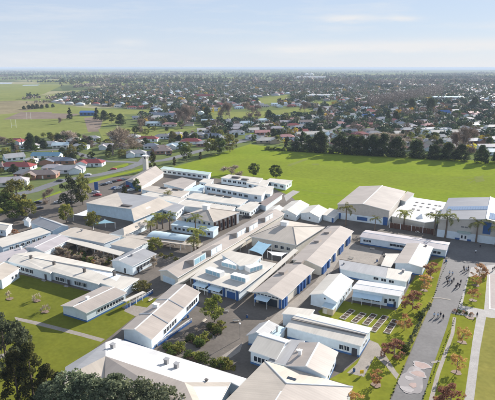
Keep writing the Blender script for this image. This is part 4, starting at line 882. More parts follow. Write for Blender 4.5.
# goal posts, tanks, far factory
def goal(px, lab):
    p = at(px); o = empty('goal_posts', p, lab, 'goal posts', 'white rugby goal posts')
    for k in (-1, 1): G().tube([p+rv*2.8*k, p+rv*2.8*k+zv*10], .12, 6).make('upright', M['trim'], o, off=p)
    G().tube([p-rv*2.8+zv*3, p+rv*2.8+zv*3], .1, 6).make('crossbar', M['trim'], o, off=p)
goal((29, 119.8), 'white rugby goal posts on the bare court, right-hand pair'); goal((14, 128), 'white rugby goal posts on the green paddock at the left')
for q, lab in (((306.5, 77.5), 'left one of the two white storage tanks on the far plain'), ((311.5, 77.5), 'right one of the two white storage tanks on the far plain')):
    p = at(q); o = empty('storage_tank', p, lab, 'storage tank'); G().tube([p, p+zv*26], 14, 20).make('drum', M['tank'], o, off=p); G().tube([p+zv*26, p+zv*30], [14, 3], 20).make('dome', M['tank'], o, off=p)
def simple_block(px, w_, d_, h_, roofm, wallm, lab, cat_, name='far_building', rz=0, gab=.15):
    p = at(px); o = empty(name, p, lab, cat_); ca = Vector((math.cos(rz), math.sin(rz), 0)); sa = Vector((-math.sin(rz), math.cos(rz), 0))
    q = [-ca*w_/2-sa*d_/2, ca*w_/2-sa*d_/2, ca*w_/2+sa*d_/2, -ca*w_/2+sa*d_/2]; e0 = -ca*w_/2; e1 = ca*w_/2; top = h_+d_*gab
    G().add([k for k in q]+[k+zv*h_ for k in q]+[e0+zv*(top-.05), e1+zv*(top-.05)], [(0, 1, 5, 4), (1, 2, 6, 9, 5), (2, 3, 7, 6), (3, 0, 4, 8, 7)]).make('wall', M[wallm], o)
    ov = .5; q2 = [-ca*(w_/2+ov)-sa*(d_/2+ov), ca*(w_/2+ov)-sa*(d_/2+ov), ca*(w_/2+ov)+sa*(d_/2+ov), -ca*(w_/2+ov)+sa*(d_/2+ov)]
    hh = h_-ov*gab*2; me = G().add([k+zv*(hh) for k in q2]+[-ca*(w_/2+ov)+zv*top, ca*(w_/2+ov)+zv*top], [(0, 1, 5, 4), (2, 3, 4, 5)]).make('roof', M[roofm], o)
    n_w = max(2, int(w_/5))
    for i in range(n_w):
        x = -w_/2+w_*(i+.5)/n_w; c = ca*x-sa*(d_/2+.05); s_ = ca*(w_/n_w*.25)
        G().add([c-s_+zv*h_*.35, c+s_+zv*h_*.35, c+s_+zv*h_*.75, c-s_+zv*h_*.75], [(0, 1, 2, 3)]).make('window', M['glass'], o)
    return o
simple_block((311, 79.4), 175, 40, 12, 'snow_roof', 'white_wall', 'long white factory building on the far plain below the storage tanks', 'factory', rz=PSI)
simple_block((447, 100.5), 60, 34, 8, 'aqua_roof', 'white_wall', 'large flat pale warehouse beyond the brown winter wood at the right', 'warehouse', rz=PSI*.6, gab=.04)
simple_block((88.5, 115.4), 22, 14, 5, 'blue_roof', 'blue_wall', 'bright blue shed beside the bare court on the left paddocks', 'shed', rz=PSI)
simple_block((322, 98), 62, 24, 7, 'snow_roof', 'white_wall', 'wide pale roof among the trees beyond the golf greens', 'warehouse', rz=PSI, gab=.08)
simple_block((204, 98.5), 44, 14, 6, 'red_roof', 'cream_wall', 'long red-roofed hall in the middle of the far town', 'hall', rz=PSI, gab=.25)
simple_block((367.5, 118.8), 17, 11, 4, 'blue_roof', 'white_wall', 'house with vivid blue roof beyond the dark field-edge trees', 'house', rz=PSI, gab=.25)
simple_block((443.5, 116), 17, 10, 5, 'blue_roof', 'white_wall', 'white house with bright blue gable among the right-hand houses', 'house', rz=PSI*1.6, gab=.4)
simple_block((351, 119.5), 30, 10, 3.5, 'green_roof', 'white_wall', 'long pale green roofed house left of the vivid blue roof', 'house', rz=PSI, gab=.2)
simple_block((163, 118), 42, 14, 5, 'slate_roof', 'pale_blue_wall', 'long blue-grey hall behind the bare street trees at the left middle', 'hall', rz=R(10), gab=.2)
simple_block((425, 132), 24, 14, 4, 'snow_roof', 'white_wall', 'wide white flat-looking roof behind the dark trees at the right', 'hall', rz=PSI, gab=.08)
simple_block((441, 131.5), 18, 14, 4, 'snow_roof', 'white_wall', 'white roof beside the widest white roof at the right, nearer the bare tree', 'hall', rz=PSI, gab=.08)
# ------------------------------------------------------------ houses
def house(px, w_, d_, roofm, wallm, lab, rz=0.0, kind='hip', h=2.8, detail=True, group='houses in the near streets'):
    p = at(px, 1.5); p.z = 0; o = empty('house', p, lab, 'house', group, rz)
    ov = .55; rise = d_*.23
    q = [Vector((x*w_/2, y*d_/2, 0)) for x, y in ((-1, -1), (1, -1), (1, 1), (-1, 1))]
    g = G(); v = q+[k+zv*h for k in q]; f = [(0, 1, 5, 4), (1, 2, 6, 5), (2, 3, 7, 6), (3, 0, 4, 7)]
    if kind == 'gable': v += [Vector((-w_/2, 0, h+rise)), Vector((w_/2, 0, h+rise))]; f += [(5, 6, 9), (7, 4, 8)]
    g.add(v, f)
    lx = random.choice((-1, 1))*w_*.25; ell = d_*.35
    if kind == 'ell':
        q3 = [Vector((lx+x*w_*.2, y, 0)) for x, y in ((-1, -d_/2-ell), (1, -d_/2-ell), (1, -d_/2+.1), (-1, -d_/2+.1))]; g.add(q3+[k+zv*h for k in q3]+[Vector((lx, -d_/2-ell, h+rise*.8))], [(0, 1, 5, 4), (1, 2, 6, 5), (3, 0, 4, 7), (4, 5, 8)])
    wall = g.make('wall', M[wallm], o)
    g = G(); e = [Vector((x*(w_/2+ov), y*(d_/2+ov), h-.12)) for x, y in ((-1, -1), (1, -1), (1, 1), (-1, 1))]; ins = 0 if kind == 'gable' else d_*.5
    r0, r1 = Vector((-w_/2-ov+ins, 0, h+rise)), Vector((w_/2+ov-ins, 0, h+rise))
    g.add(e+[r0, r1], [(0, 1, 5, 4), (2, 3, 4, 5), (1, 2, 5), (3, 0, 4)] if ins else [(0, 1, 5, 4), (2, 3, 4, 5)])
    if kind == 'ell':
        x0, x1 = lx-w_*.2-ov, lx+w_*.2+ov; y0 = -d_/2-ell-ov; g.add([(x0, y0, h-.12), (x1, y0, h-.12), (lx, y0, h+rise*.8), (lx, 0, h+rise*.8), (x1, -d_/2, h-.12), (x0, -d_/2, h-.12)], [(1, 4, 3, 2), (0, 2, 3, 5)])
    rf = g.make('roof', M[roofm], o)
    ul = rf.data.uv_layers.new(name='UVMap')
    for li, lp_ in enumerate(rf.data.loops):
        c = rf.data.vertices[lp_.vertex_index].co; ul.data[li].uv = (c.x, c.y)
    G().box((w_*.18, d_*.12, h+rise*.3), .7, .7, rise*.7+.5).make('chimney', M['brick_wall'], rf)
    if detail:
        for i, x in enumerate((-.33, -.08, .3)):
            if kind == 'ell' and abs(x*w_-lx) < w_*.25: continue
            y = -d_/2-.03; ww = 1.0
            G().add([(x*w_-ww, y, .9), (x*w_+ww, y, .9), (x*w_+ww, y, 2.2), (x*w_-ww, y, 2.2)], [(0, 1, 2, 3)]).make('window', M['glass'], o)
        G().add([(w_/2+.03, -1, .9), (w_/2+.03, 1, .9), (w_/2+.03, 1, 2.2), (w_/2+.03, -1, 2.2)], [(0, 1, 2, 3)]).make('window', M['glass'], o)
        G().box((w_*.12, -d_/2-.03, 0), .9, .08, 2.05).make('door', M['darktrim'] if random.random() < .5 else M['trim'], o)
    return o
HS = [((17, 142), 17, 10, 'red_roof', 'white_wall', 'red-roofed white house left of the big dark street tree', .1, 'ell'),
((50, 144.5), 16, 9, 'grey_roof', 'white_wall', 'pale grey house right of the big dark street tree in the far-left street', .3, 'hip'),
((61, 146), 14, 9, 'aqua_roof', 'cream_wall', 'pale bluish-roofed house at the foot of the widest bare tree on the left', .4, 'gable'),
((92.5, 139), 14, 9, 'grey_roof', 'white_wall', 'grey house with white gable beside the curved street, right of the bare left tree', .5, 'ell'),
((14, 158), 14, 11, 'grey_roof', 'white_wall', 'tall-gabled white house with grey roof near the left edge', .9, 'gable'),
((31, 161), 9, 6, 'white_roof', 'white_wall', 'tiny white-roofed cottage beside an orange shrub on the left', .2, 'hip'),
((47, 156.3), 22, 9, 'teal_roof', 'white_wall', 'long teal-roofed house with a white gable in the left street', .25, 'gable'),
((58, 161.5), 26, 9, 'slate_roof', 'brick_wall', 'long slate-blue roofed house below the teal roof', .3, 'ell'),
((17.5, 167), 24, 10, 'red_roof', 'white_wall', 'broad bright red roof over white walls in the lower left street', .15, 'hip'),
((-1, 167), 12, 9, 'brown_roof', 'brick_wall', 'brown brick house cut by the left edge', .1, 'hip'),
((40.5, 175), 22, 10, 'brown_roof', 'brick_wall', 'brown-roofed brick house with pale gable behind the parked car', .35, 'ell'),
((69.5, 170), 20, 10, 'grey_roof', 'white_wall', 'pale grey hipped house in the middle of the left street', .4, 'ell'),
((91, 163.5), 19, 9, 'red_roof', 'white_wall', 'dark red-roofed house with white gable by the street island', .2, 'ell'),
((9, 182.5), 22, 10, 'mauve_roof', 'cream_wall', 'pale mauve-brown hip roof at the left edge above the big tree', .5, 'hip'),
((136, 154), 16, 10, 'grey_roof', 'white_wall', 'white two-storey-looking house behind the tower', .4, 'ell'),
((163, 151.5), 14, 10, 'brown_roof', 'brick_wall', 'red-brown brick house beside the conical conifer and street', .5, 'hip'),
((148, 139.5), 20, 9, 'red_roof', 'white_wall', 'long dark red-roofed house above the curved street in the middle left', .2, 'hip'),
((137.5, 143.5), 13, 9, 'white_roof', 'white_wall', 'bright white house left of the long dark red roof', .3, 'ell'),
((161, 149), 15, 10, 'brown_roof', 'brick_wall', 'grey-brown roofed brick house facing the playing field road', .6, 'ell'),
((177, 146.5), 18, 10, 'aqua_roof', 'white_wall', 'white house with pale roof directly behind the dark round street tree', .35, 'ell'),
((191, 142), 19, 10, 'red_roof', 'white_wall', 'house with rusty red roof near the field-edge trees', .25, 'hip'),
((176, 135), 16, 9, 'mauve_roof', 'white_wall', 'mauve-roofed house with white gable in the middle street', .4, 'ell'),
((197, 135.5), 16, 9, 'grey_roof', 'cream_wall', 'grey-roofed cream house behind the rusty red roof', .3, 'hip'),
((212, 136.5), 20, 9, 'slate_roof', 'white_wall', 'slate-roofed long house directly behind the field-edge tree clump', .2, 'hip'),
((214, 128.5), 16, 9, 'mauve_roof', 'white_wall', 'mauve-grey house with white gable left of the street bend', .35, 'ell'),
((226.5, 124.5), 16, 9, 'dark_roof', 'white_wall', 'dark roofed white house below the tall bare trees', .5, 'ell'),
((237, 133), 16, 10, 'grey_roof', 'white_wall', 'grey hipped house next to the green verge', .4, 'hip'),
((246, 123.5), 19, 9, 'aqua_roof', 'white_wall', 'pale roofed house right of the bare tree pair', .35, 'hip'),
((256, 130.5), 22, 9, 'white_roof', 'white_wall', 'long white-roofed house beside the green verge on the straight street', .5, 'gable'),
((264.5, 126.4), 20, 9, 'white_roof', 'cream_wall', 'white-roofed cream house, next up the straight street from the long white one', .5, 'gable'),
((253, 137.5), 14, 9, 'grey_roof', 'white_wall', 'small grey-roofed house at the start of the green verge', .5, 'ell'),
((276, 117.5), 22, 10, 'aqua_roof', 'white_wall', 'pale aqua roof near the dark conifers up the street', .3, 'hip'),
((287, 120.5), 20, 10, 'pink_roof', 'white_wall', 'pinkish-roofed white house up the straight street', .4, 'gable'),
((302, 119), 14, 9, 'grey_roof', 'white_wall', 'grey house at the top of the straight street', .4, 'hip'),
((268, 141), 22, 10, 'white_roof', 'tan_wall', 'white-roofed house with tan walls at the corner of the playing field', .35, 'ell'),
((286, 137.5), 16, 9, 'pink_roof', 'white_wall', 'salmon-roofed house beside the tall conifers at the field edge', .3, 'hip'),
((308, 135), 26, 11, 'white_roof', 'white_wall', 'broad pale-roofed house behind the field-edge conifers', .5, 'gable'),
((337, 124.3), 22, 10, 'pink_roof', 'white_wall', 'red-pink roofed white house beyond the field-edge trees', .3, 'hip'),
((355, 127.5), 20, 10, 'pink_roof', 'cream_wall', 'pale salmon roof below the vivid blue roof', .35, 'hip'),
((323, 140), 12, 8, 'white_roof', 'white_wall', 'tiny white cottage glimpsed between the field-edge conifers', .3, 'gable'),
((154, 124), 20, 9, 'aqua_roof', 'white_wall', 'pale aqua-roofed building in front of the long blue-grey hall', .25, 'gable'),
((169.5, 125), 17, 9, 'pink_roof', 'cream_wall', 'pink-roofed building right of the pale aqua roof', .2, 'hip'),
((405, 128), 16, 9, 'snow_roof', 'white_wall', 'white-roofed house left of the white hall roofs at the right', .3, 'gable'),
((425, 122), 18, 9, 'slate_roof', 'cream_wall', 'slate hip roof behind the white hall roofs', .35, 'hip'),
((455, 113), 16, 9, 'brown_roof', 'brick_wall', 'brown house right of the bright blue gable', .3, 'hip'),
((467, 119.5), 18, 9, 'mauve_roof', 'cream_wall', 'mauve roof directly behind the largest bare tree', .4, 'ell'),
((484, 123.5), 24, 10, 'tan_roof', 'white_wall', 'long cream roof right of the largest bare tree', .3, 'hip'),
((478, 115), 18, 9, 'pink_roof', 'white_wall', 'salmon roof upper right, above the long cream roof', .35, 'ell'),
((480, 132.5), 18, 10, 'slate_roof', 'brick_wall', 'slate-roofed house near the right edge, below the long cream roof', .35, 'ell'),
((492, 140), 18, 10, 'grey_roof', 'white_wall', 'grey roof cut by the right edge behind the field trees', .35, 'hip'),
((486, 147.5), 16, 9, 'mauve_roof', 'white_wall', 'nearest right-edge house, mauve roof close to the field trees', .3, 'gable'),
((492, 127.5), 16, 9, 'white_roof', 'white_wall', 'white house by the right edge above the slate roof', .3, 'ell'),
((392, 137), 16, 9, 'mauve_roof', 'white_wall', 'mauve roof seen through the pale bare trees behind the dark hedge', .35, 'hip'),
((371, 131), 16, 9, 'brown_roof', 'cream_wall', 'brown roof behind the dark field-edge hedge', .35, 'hip'),
((322, 126), 16, 9, 'brown_roof', 'white_wall', 'brown roof in the middle of the block between the two streets', .35, 'ell'),
((446, 123), 15, 9, 'grey_roof', 'white_wall', 'grey roof between white hall roofs and largest bare tree', .3, 'gable'),
((227, 139), 12, 8, 'white_roof', 'white_wall', 'small white-roofed house half hidden by the field-edge tree clump', .3, 'gable'),
((203, 144.5), 12, 8, 'grey_roof', 'brick_wall', 'small brick house by the road beside the yellow-green cone tree', .4, 'hip'),
((108, 147), 15, 9, 'mauve_roof', 'white_wall', 'mauve-roofed house partly behind the widest bare tree, left side', .4, 'ell'), ((121, 146.5), 15, 9, 'brown_roof', 'cream_wall', 'brown-roofed cream house just right of the widest bare tree', .3, 'hip'),
((151, 146.8), 13, 9, 'slate_roof', 'white_wall', 'slate-roofed house between the white tower-side house and the middle street', .4, 'hip'), ((80, 147.2), 15, 9, 'grey_roof', 'white_wall', 'grey-roofed house between the pale grey houses and the widest bare tree', .3, 'hip'),
((30, 146.5), 15, 9, 'mauve_roof', 'white_wall', 'low mauve roof right behind the big dark street tree', .2, 'hip'), ((118, 138), 15, 9, 'slate_roof', 'white_wall', 'slate roof above the widest bare tree on its right', .3, 'hip'), ((133, 137.5), 14, 9, 'grey_roof', 'white_wall', 'grey roof on the edge of the green above the bright white house', .3, 'ell'),
((163, 137), 15, 9, 'dark_roof', 'white_wall', 'dark-roofed house between the long dark red roof and the mauve gable', .4, 'hip'), ((184, 136.5), 14, 9, 'tan_roof', 'cream_wall', 'cream-roofed house right of the mauve gable in the middle street', .4, 'ell'), ((204, 131), 15, 9, 'white_roof', 'white_wall', 'white roof in the middle street above the slate long house', .4, 'gable'), ((237, 126.5), 14, 9, 'mauve_roof', 'white_wall', 'mauve roof between the dark roof and the pale roof below the bare tree pair', .4, 'hip'),
((75, 141), 14, 9, 'white_roof', 'white_wall', 'white roof glimpsed beside the broad hazy bare tree', .3, 'hip'), ((26, 174), 13, 9, 'dark_roof', 'brick_wall', 'dark-roofed brick house between the broad red roof and brown brick house', .35, 'hip'), ((53, 168.5), 14, 8, 'mauve_roof', 'white_wall', 'mauve roof tucked between the slate-blue roof and the grey hipped house', .4, 'hip')]
for h_ in HS: house(h_[0], h_[1], h_[2], h_[3], h_[4], h_[5], h_[6]+PSI*.5, h_[7])
# procedural streets farther out
def inpoly(p, poly):
    x, y = p; c = False; n = len(poly)
    for i in range(n):
        x1, y1 = poly[i]; x2, y2 = poly[i-1]
        if (y1 > y) != (y2 > y) and x < (x2-x1)*(y-y1)/(y2-y1)+x1: c = not c
    return c
EXCL = [[(-90, 140), (-90, 80), (62, 83), (40, 98), (60, 104), (130, 108), (130, 118), (104, 128), (60, 138)], [(98, 144), (98, 127), (205, 125), (205, 132)], [(95, 108), (155, 109), (150, 116), (95, 116)],
        [(252, 98), (290, 94), (294, 102), (262, 105)], [(312, 101), (348, 101), (350, 106), (314, 106)], [(198, 111), (300, 106), (332, 113), (260, 120), (212, 122)],
        [(367, 103), (410, 96), (441, 87), (443, 97), (400, 106), (370, 109)], [(300, 77), (326, 77), (330, 85.5), (296, 85.5)]]
TOWN = [[(40, 106), (60, 97), (110, 88), (200, 84), (330, 82.5), (420, 84), (560, 85), (560, 162), (500, 158), (250, 143), (200, 150), (150, 140), (130, 108)], [(-40, 150), (100, 138), (130, 150), (60, 148), (-40, 158)]]
def proj(p):
    q = Vector(p)-Vector((0, 0, HC)); k = q.dot(fd); return (247.5+F*q.dot(rv)/k, 200-F*q.dot(uv_)/k)
placed = [(at(h_[0], 1.5).x, at(h_[0], 1.5).y) for h_ in HS]
cand = []
th_ = PSI+.15; ca, sa = math.cos(th_), math.sin(th_)
for i in range(-70, 110):
    for j in range(8, 150):
        u = i*24+rng.uniform(-5, 5); v_ = j*27+(j//2)*9+rng.uniform(-4, 4)
        x, y = u*ca-v_*sa*1.0, u*sa+v_*ca
        if fh.x*x+fh.y*y < 250: continue
        q = proj((x, y, 1.5))
        if not (-15 < q[0] < 510) or not any(inpoly(q, T) for T in TOWN) or any(inpoly(q, T) for T in EXCL): continue
        if any((x-a)**2+(y-c)**2 < 22**2 for a, c in placed): continue
        if rng.random() < .18: continue
        cand.append((math.hypot(x, y), x, y, q))
cand.sort()
RC = [('white_roof', 'white'), ('grey_roof', 'grey'), ('grey_roof', 'grey'), ('mauve_roof', 'mauve-grey'), ('slate_roof', 'slate'), ('brown_roof', 'brown'), ('pink_roof', 'salmon'), ('red_roof', 'red'), ('tan_roof', 'cream'), ('dark_roof', 'dark'), ('aqua_roof', 'pale blue')]
protos = {}
SHEET[0] += .004; SV = []; SF = []; zs = SHEET[0]
for j in range(8, 110, 2):
    v_ = (j+1.5)*27+(j//2)*9+9
    run = []
    for i in range(-70*24, 110*24, 12):
        x, y = i*ca-v_*sa, i*sa+v_*ca; ok_ = False
        if fh.x*x+fh.y*y > 300:
            q = proj((x, y, 0)); ok_ = -40 < q[0] < 540 and q[1] > 90 and any(inpoly(q, T) for T in TOWN) and not any(inpoly(q, T) for T in EXCL)
        if ok_: run.append((x, y))
        if (not ok_ or i > 110*24-13) and run:
            if len(run) > 3:
                a, c = run[0], run[-1]; k = len(SV); n0, n1 = -sa*3.4, ca*3.4; SV += [(a[0]-n0, a[1]-n1, zs), (c[0]-n0, c[1]-n1, zs), (c[0]+n0, c[1]+n1, zs), (a[0]+n0, a[1]+n1, zs)]; SF.append((k, k+1, k+2, k+3))
            run = []
o = link('town_streets', mesh('town_streets', SV, SF), M['old_road']); o['kind'] = 'structure'
n_ind = 0; far_h = []
for d, x, y, q in cand:
    if n_ind < 215:
        rm, rn_ = RC[rng.integers(len(RC))]
        kind = ['hip', 'ell', 'gable'][rng.integers(3)]; key = (rm, kind)
        band = 'nearer' if d < 620 else ('middle' if d < 800 else 'farther'); side = 'left' if q[0] < 165 else ('central' if q[0] < 330 else 'right-hand')
        lab = f'small {rn_}-roofed house among trees in the {band} {side} part of town'
        if key not in protos:
            h = house((247, 120), 16, 9.5, rm, ['white_wall', 'cream_wall', 'white_wall', 'brick_wall'][rng.integers(4)], lab, 0, kind, detail=True, group='houses of the town'); protos[key] = h
        else: h = copy_tree(protos[key])
        h.location = (x, y, 0); h.rotation_euler.z = th_+(math.pi/2 if rng.random() < .4 else 0)+rng.uniform(-.1, .1); h['label'] = lab; h['group'] = lab; n_ind += 1
    else: far_h.append((x, y))
def tint_mesh(name, V, Fc, cols, mat, kind='stuff'):
    me = bpy.data.meshes.new(name); V = np.asarray(V, dtype=np.float32); Fc = np.asarray(Fc, dtype=np.int32); k = Fc.shape[1]
    me.vertices.add(len(V)); me.vertices.foreach_set('co', V.ravel()); me.loops.add(Fc.size); me.loops.foreach_set('vertex_index', Fc.ravel())
    me.polygons.add(len(Fc)); me.polygons.foreach_set('loop_start', np.arange(len(Fc), dtype=np.int32)*k)
    a = me.attributes.new('tint', 'FLOAT_COLOR', 'FACE'); c = np.ones((len(Fc), 4), np.float32); c[:, :3] = cols; a.data.foreach_set('color', c.ravel())
    me.update(calc_edges=True); o = link(name, me, M[mat]); o['kind'] = kind; return o
V = []; Fq = []; C = []
RCOL = np.array([(.75, .74, .72), (.5, .5, .5), (.6, .6, .62), (.46, .42, .42), (.2, .2, .24), (.25, .18, .15), (.45, .25, .2), (.3, .06, .05), (.6, .55, .45), (.62, .72, .76)])
for x, y in far_h:
    k = len(V); a = th_+rng.uniform(-.2, .2)+(math.pi/2 if rng.random() < .4 else 0); c, s = math.cos(a), math.sin(a); w2, d2 = rng.uniform(6, 10), rng.uniform(4, 6); h = 3; r = 2.2
    P = [(-w2, -d2, 0), (w2, -d2, 0), (w2, d2, 0), (-w2, d2, 0), (-w2, -d2, h), (w2, -d2, h), (w2, d2, h), (-w2, d2, h), (-w2+d2*.8, 0, h+r), (w2-d2*.8, 0, h+r)]
    V += [(x+p[0]*c-p[1]*s, y+p[0]*s+p[1]*c, p[2]) for p in P]
    wc = np.array([.55, .55, .53])*rng.uniform(.5, 1.05); rc = RCOL[rng.integers(len(RCOL))]*rng.uniform(.7, 1.0)
    for f, cc in (((0, 1, 5, 4), wc), ((1, 2, 6, 5), wc), ((2, 3, 7, 6), wc), ((3, 0, 4, 7), wc), ((4, 5, 9, 8), rc), ((6, 7, 8, 9), rc), ((5, 6, 9, 9), rc), ((7, 4, 8, 8), rc)):
        if f[2] == f[3]: f = (f[0], f[1], f[2], f[0])
        Fq.append(tuple(k+i for i in f)); C.append(cc)
# triangles kept as quads with a shared edge midpoint would be degenerate, so split all to triangles
T = []; TC = []
for f, c in zip(Fq, C):
    T.append(f[:3]); TC.append(c)
    if f[3] != f[0]: T.append((f[0], f[2], f[3])); TC.append(c)
tint_mesh('distant_houses', V, T, TC, 'far_build')
print('houses', len(HS), n_ind, len(far_h))
# ------------------------------------------------------------ trees and plants
def cloud_mesh(name, pos, sx, sy, tone, ori=None, droop=0.0, r=None):
    """one quad per point; ori = optional preferred long direction per point"""
    r = r or rng; n = len(pos); a = r.normal(size=(n, 3)) if ori is None else ori+r.normal(size=(n, 3))*.25
    a[:, 2] -= droop; a /= np.linalg.norm(a, axis=1)[:, None]+1e-9
    b = np.cross(a, r.normal(size=(n, 3))); b /= np.linalg.norm(b, axis=1)[:, None]+1e-9
    sx = np.broadcast_to(sx, n)[:, None]; sy = np.broadcast_to(sy, n)[:, None]
    V = np.stack([pos-a*sx-b*sy*.6, pos+a*sx*.2-b*sy, pos+a*sx+b*sy*.3, pos-a*sx*.1+b*sy], 1).reshape(-1, 3).astype(np.float32)
    me = bpy.data.meshes.new(name); me.vertices.add(4*n); me.vertices.foreach_set('co', V.ravel()); me.loops.add(4*n); me.loops.foreach_set('vertex_index', np.arange(4*n, dtype=np.int32))
    me.polygons.add(n); me.polygons.foreach_set('loop_start', np.arange(n, dtype=np.int32)*4)
    at_ = me.attributes.new('tone', 'FLOAT', 'FACE'); at_.data.foreach_set('value', np.clip(tone, 0, 1).astype(np.float32)); me.update(calc_edges=True); return me
def clumps(n, shape, r=None):
    """n clump centres + radii in a crown of unit radius 1 and height from 0 to 1 (z); shape(z) = radius"""
    r = r or rng; out = []
    while len(out) < n:
        z = r.uniform(.03, 1); a = r.uniform(0, 2*math.pi); rad = shape(z)*math.sqrt(r.uniform(.12, 1)); out.append((rad*math.cos(a), rad*math.sin(a), z))
    return np.array(out)
def crown(name, nclump, per, shape, rad, z0, z1, csz, leaf, r, droop=0., squash=.75):
    c = clumps(nclump, shape, r); c[:, :2] *= rad; c[:, 2] = z0+c[:, 2]*(z1-z0); P = []; Tn = []
    for p in c:
        k = r.uniform(.6, 1.3)*csz; d = r.normal(size=(per, 3)); d /= np.linalg.norm(d, axis=1)[:, None]; d *= (r.uniform(.35, 1, per)**.5)[:, None]*k; d[:, 2] *= squash
        P.append(p+d); Tn.append(np.full(per, r.uniform(.1, .75))+r.normal(size=per)*.22)
    P = np.concatenate(P); P[:, 2] = np.maximum(P[:, 2], .15); s = r.uniform(.6, 1.3, len(P))*leaf
    return cloud_mesh(name, P, s, s*.7, np.concatenate(Tn), droop=droop, r=r), c
def trunk_mesh(name, h, r0, limbs, r, lean=.02):
    g = G(); top = Vector((r.uniform(-1, 1)*lean*h, r.uniform(-1, 1)*lean*h, h)); mid = Vector((top.x*.4+r.uniform(-.1, .1), top.y*.4, h*.5))
    g.tube([(0, 0, -.2), (0, 0, .3), mid, top], [r0*1.35, r0, r0*.75, r0*.35], 7)
    for p in limbs:
        p = Vector(p); b = Vector((0, 0, 0)).lerp(top, r.uniform(.45, .9)); m_ = b.lerp(p, .5)+Vector((0, 0, -.05*h)); g.tube([b, m_, p], [r0*.45, r0*.3, r0*.12], 5, cap=False)
    return mesh(name, g.v, g.f, None, True)
ell_ = lambda z: math.sqrt(max(0, 1-(2*z-1)**2))
dome = lambda z: math.sqrt(max(0, 1-z**2.2))*.98+.02
cone = lambda z: max(.03, (1-z))**.85
colm = lambda z: (min(1, z*5+.35))*math.sqrt(max(.02, 1-z**3))
PROTO = {}
def proto(kind, leafmat, barkmat, maker, nvar=3):
    PROTO[kind] = []
    for i in range(nvar):
        r = np.random.default_rng(hash(kind) % 1000*0+len(PROTO)*17+i); cm, tm = maker(r); cm.materials.append(M[leafmat]); tm.materials.append(M[barkmat]); PROTO[kind].append((cm, tm))
def mk(h, rad, z0, shape, ncl, per, csz, leaf, r0=.22, nl=6, droop=0., squash=.75):
    def f(r):
        cm, c = crown('crown', ncl, per, shape, rad, z0, h, csz, leaf, r, droop, squash); lim = [c[i] for i in r.choice(len(c), nl)] if nl else []
        return cm, trunk_mesh('trunk', h*.72, r0, lim, r)
    return f
proto('broad', 'leaf_green', 'bark', mk(10, 4.2, 2.0, ell_, 42, 70, 1.15, .30))
proto('mid', 'leaf_mid', 'bark', mk(10, 4.3, 2.0, ell_, 40, 70, 1.15, .30))
proto('dark', 'leaf_dark', 'bark', mk(14, 5.6, 1.4, lambda z: math.sqrt(max(0, 1-(1.25*z-.25)**2)), 85, 70, 1.75, .36, .35, 6, 0, .85))
proto('greyd', 'leaf_greyd', 'bark', mk(9, 4.6, 1.2, dome, 46, 80, .95, .22))
proto('conifer', 'leaf_dark', 'bark', mk(14, 3.4, 1.0, cone, 60, 60, .95, .30, .25, 0, .3))
proto('topiary', 'leaf_bronze', 'bark', mk(8, 2.0, .4, lambda z: math.sqrt(max(0, 1-z**1.6))*.95+.03, 60, 50, .5, .20, .2, 0))
proto('poplar', 'leaf_green', 'bark', mk(14, 1.6, .6, colm, 45, 50, .7, .28, .2, 0))
proto('olive', 'leaf_olive', 'bark', mk(9, 4.2, 1.6, ell_, 36, 60, 1.1, .30))
proto('greyg', 'leaf_grey', 'bark', mk(9, 4.6, 1.2, dome, 60, 90, .95, .22))
proto('yellow', 'leaf_yellow', 'bark', mk(9, 3.4, 1.2, ell_, 32, 60, 1.0, .30))
proto('bronze', 'leaf_bronze', 'bark', mk(12, 3.6, .6, lambda z: (1-z)**.55*.95+.05, 75, 80, .85, .2, .3, 0, .25))
proto('autumn', 'leaf_autumn', 'pale_bark', mk(4.4, 1.75, 1.1, ell_, 26, 34, .5, .14, .09, 8, 0, .6))
proto('rust', 'leaf_rust', 'pale_bark', mk(4.2, 2.1, .8, dome, 34, 46, .5, .14, .1, 8, 0, .6))
proto('shrub', 'leaf_mid', 'bark', mk(1.6, 1.0, .15, dome, 20, 36, .34, .12, .05, 3))
proto('shrubd', 'leaf_green', 'bark', mk(1.6, 1.0, .15, dome, 20, 36, .34, .12, .05, 3))
def mk_bare(h, spread, lv, ntw, tw):
    def f(r):
        g = G(); P = []; O = []
        def rec(p, d, ln, rad, k):
            e = p+d*ln; g.tube([p, (p+e)/2+Vector(r.normal(size=3)*ln*.05), e], [rad, rad*.8, rad*.6], 5 if k > 1 else 3, cap=False)
            if k == 0:
                n = ntw
                for _ in range(n):
                    o_ = Vector(r.normal(size=3))*.55+d; o_.z += .25; o_.normalize(); q = p.lerp(e, r.uniform(.1, 1.1))+o_*tw*r.uniform(.2, 1.3); P.append(tuple(q)); O.append(tuple(o_))
                return
            for j in range(3 if k > 1 else 4):
                o_ = Vector(r.normal(size=3))*spread+d; o_.z += .12; o_.normalize(); rec(p.lerp(e, r.uniform(.75, 1)), o_, ln*r.uniform(.62, .85), rad*.6, k-1)
        rec(Vector((0, 0, -.2)), Vector((0, 0, 1)), h*.27, h*.022, lv); mt = mesh('trunk', g.v, g.f, None, True); P = np.array(P); O = np.array(O)
        return cloud_mesh('crown', P, r.uniform(.5, 1.2, len(P))*tw, .045+.03*r.random(len(P)), r.uniform(0, 1, len(P)), ori=O, r=r), mt
    return f
proto('bare', 'twig', 'pale_bark', mk_bare(12, .75, 4, 22, .95)); proto('barepale', 'twig_pale', 'pale_bark', mk_bare(9, .8, 3, 50, .8)); proto('sapling', 'twig_pale', 'pale_bark', mk_bare(3.6, .6, 3, 5, .35))
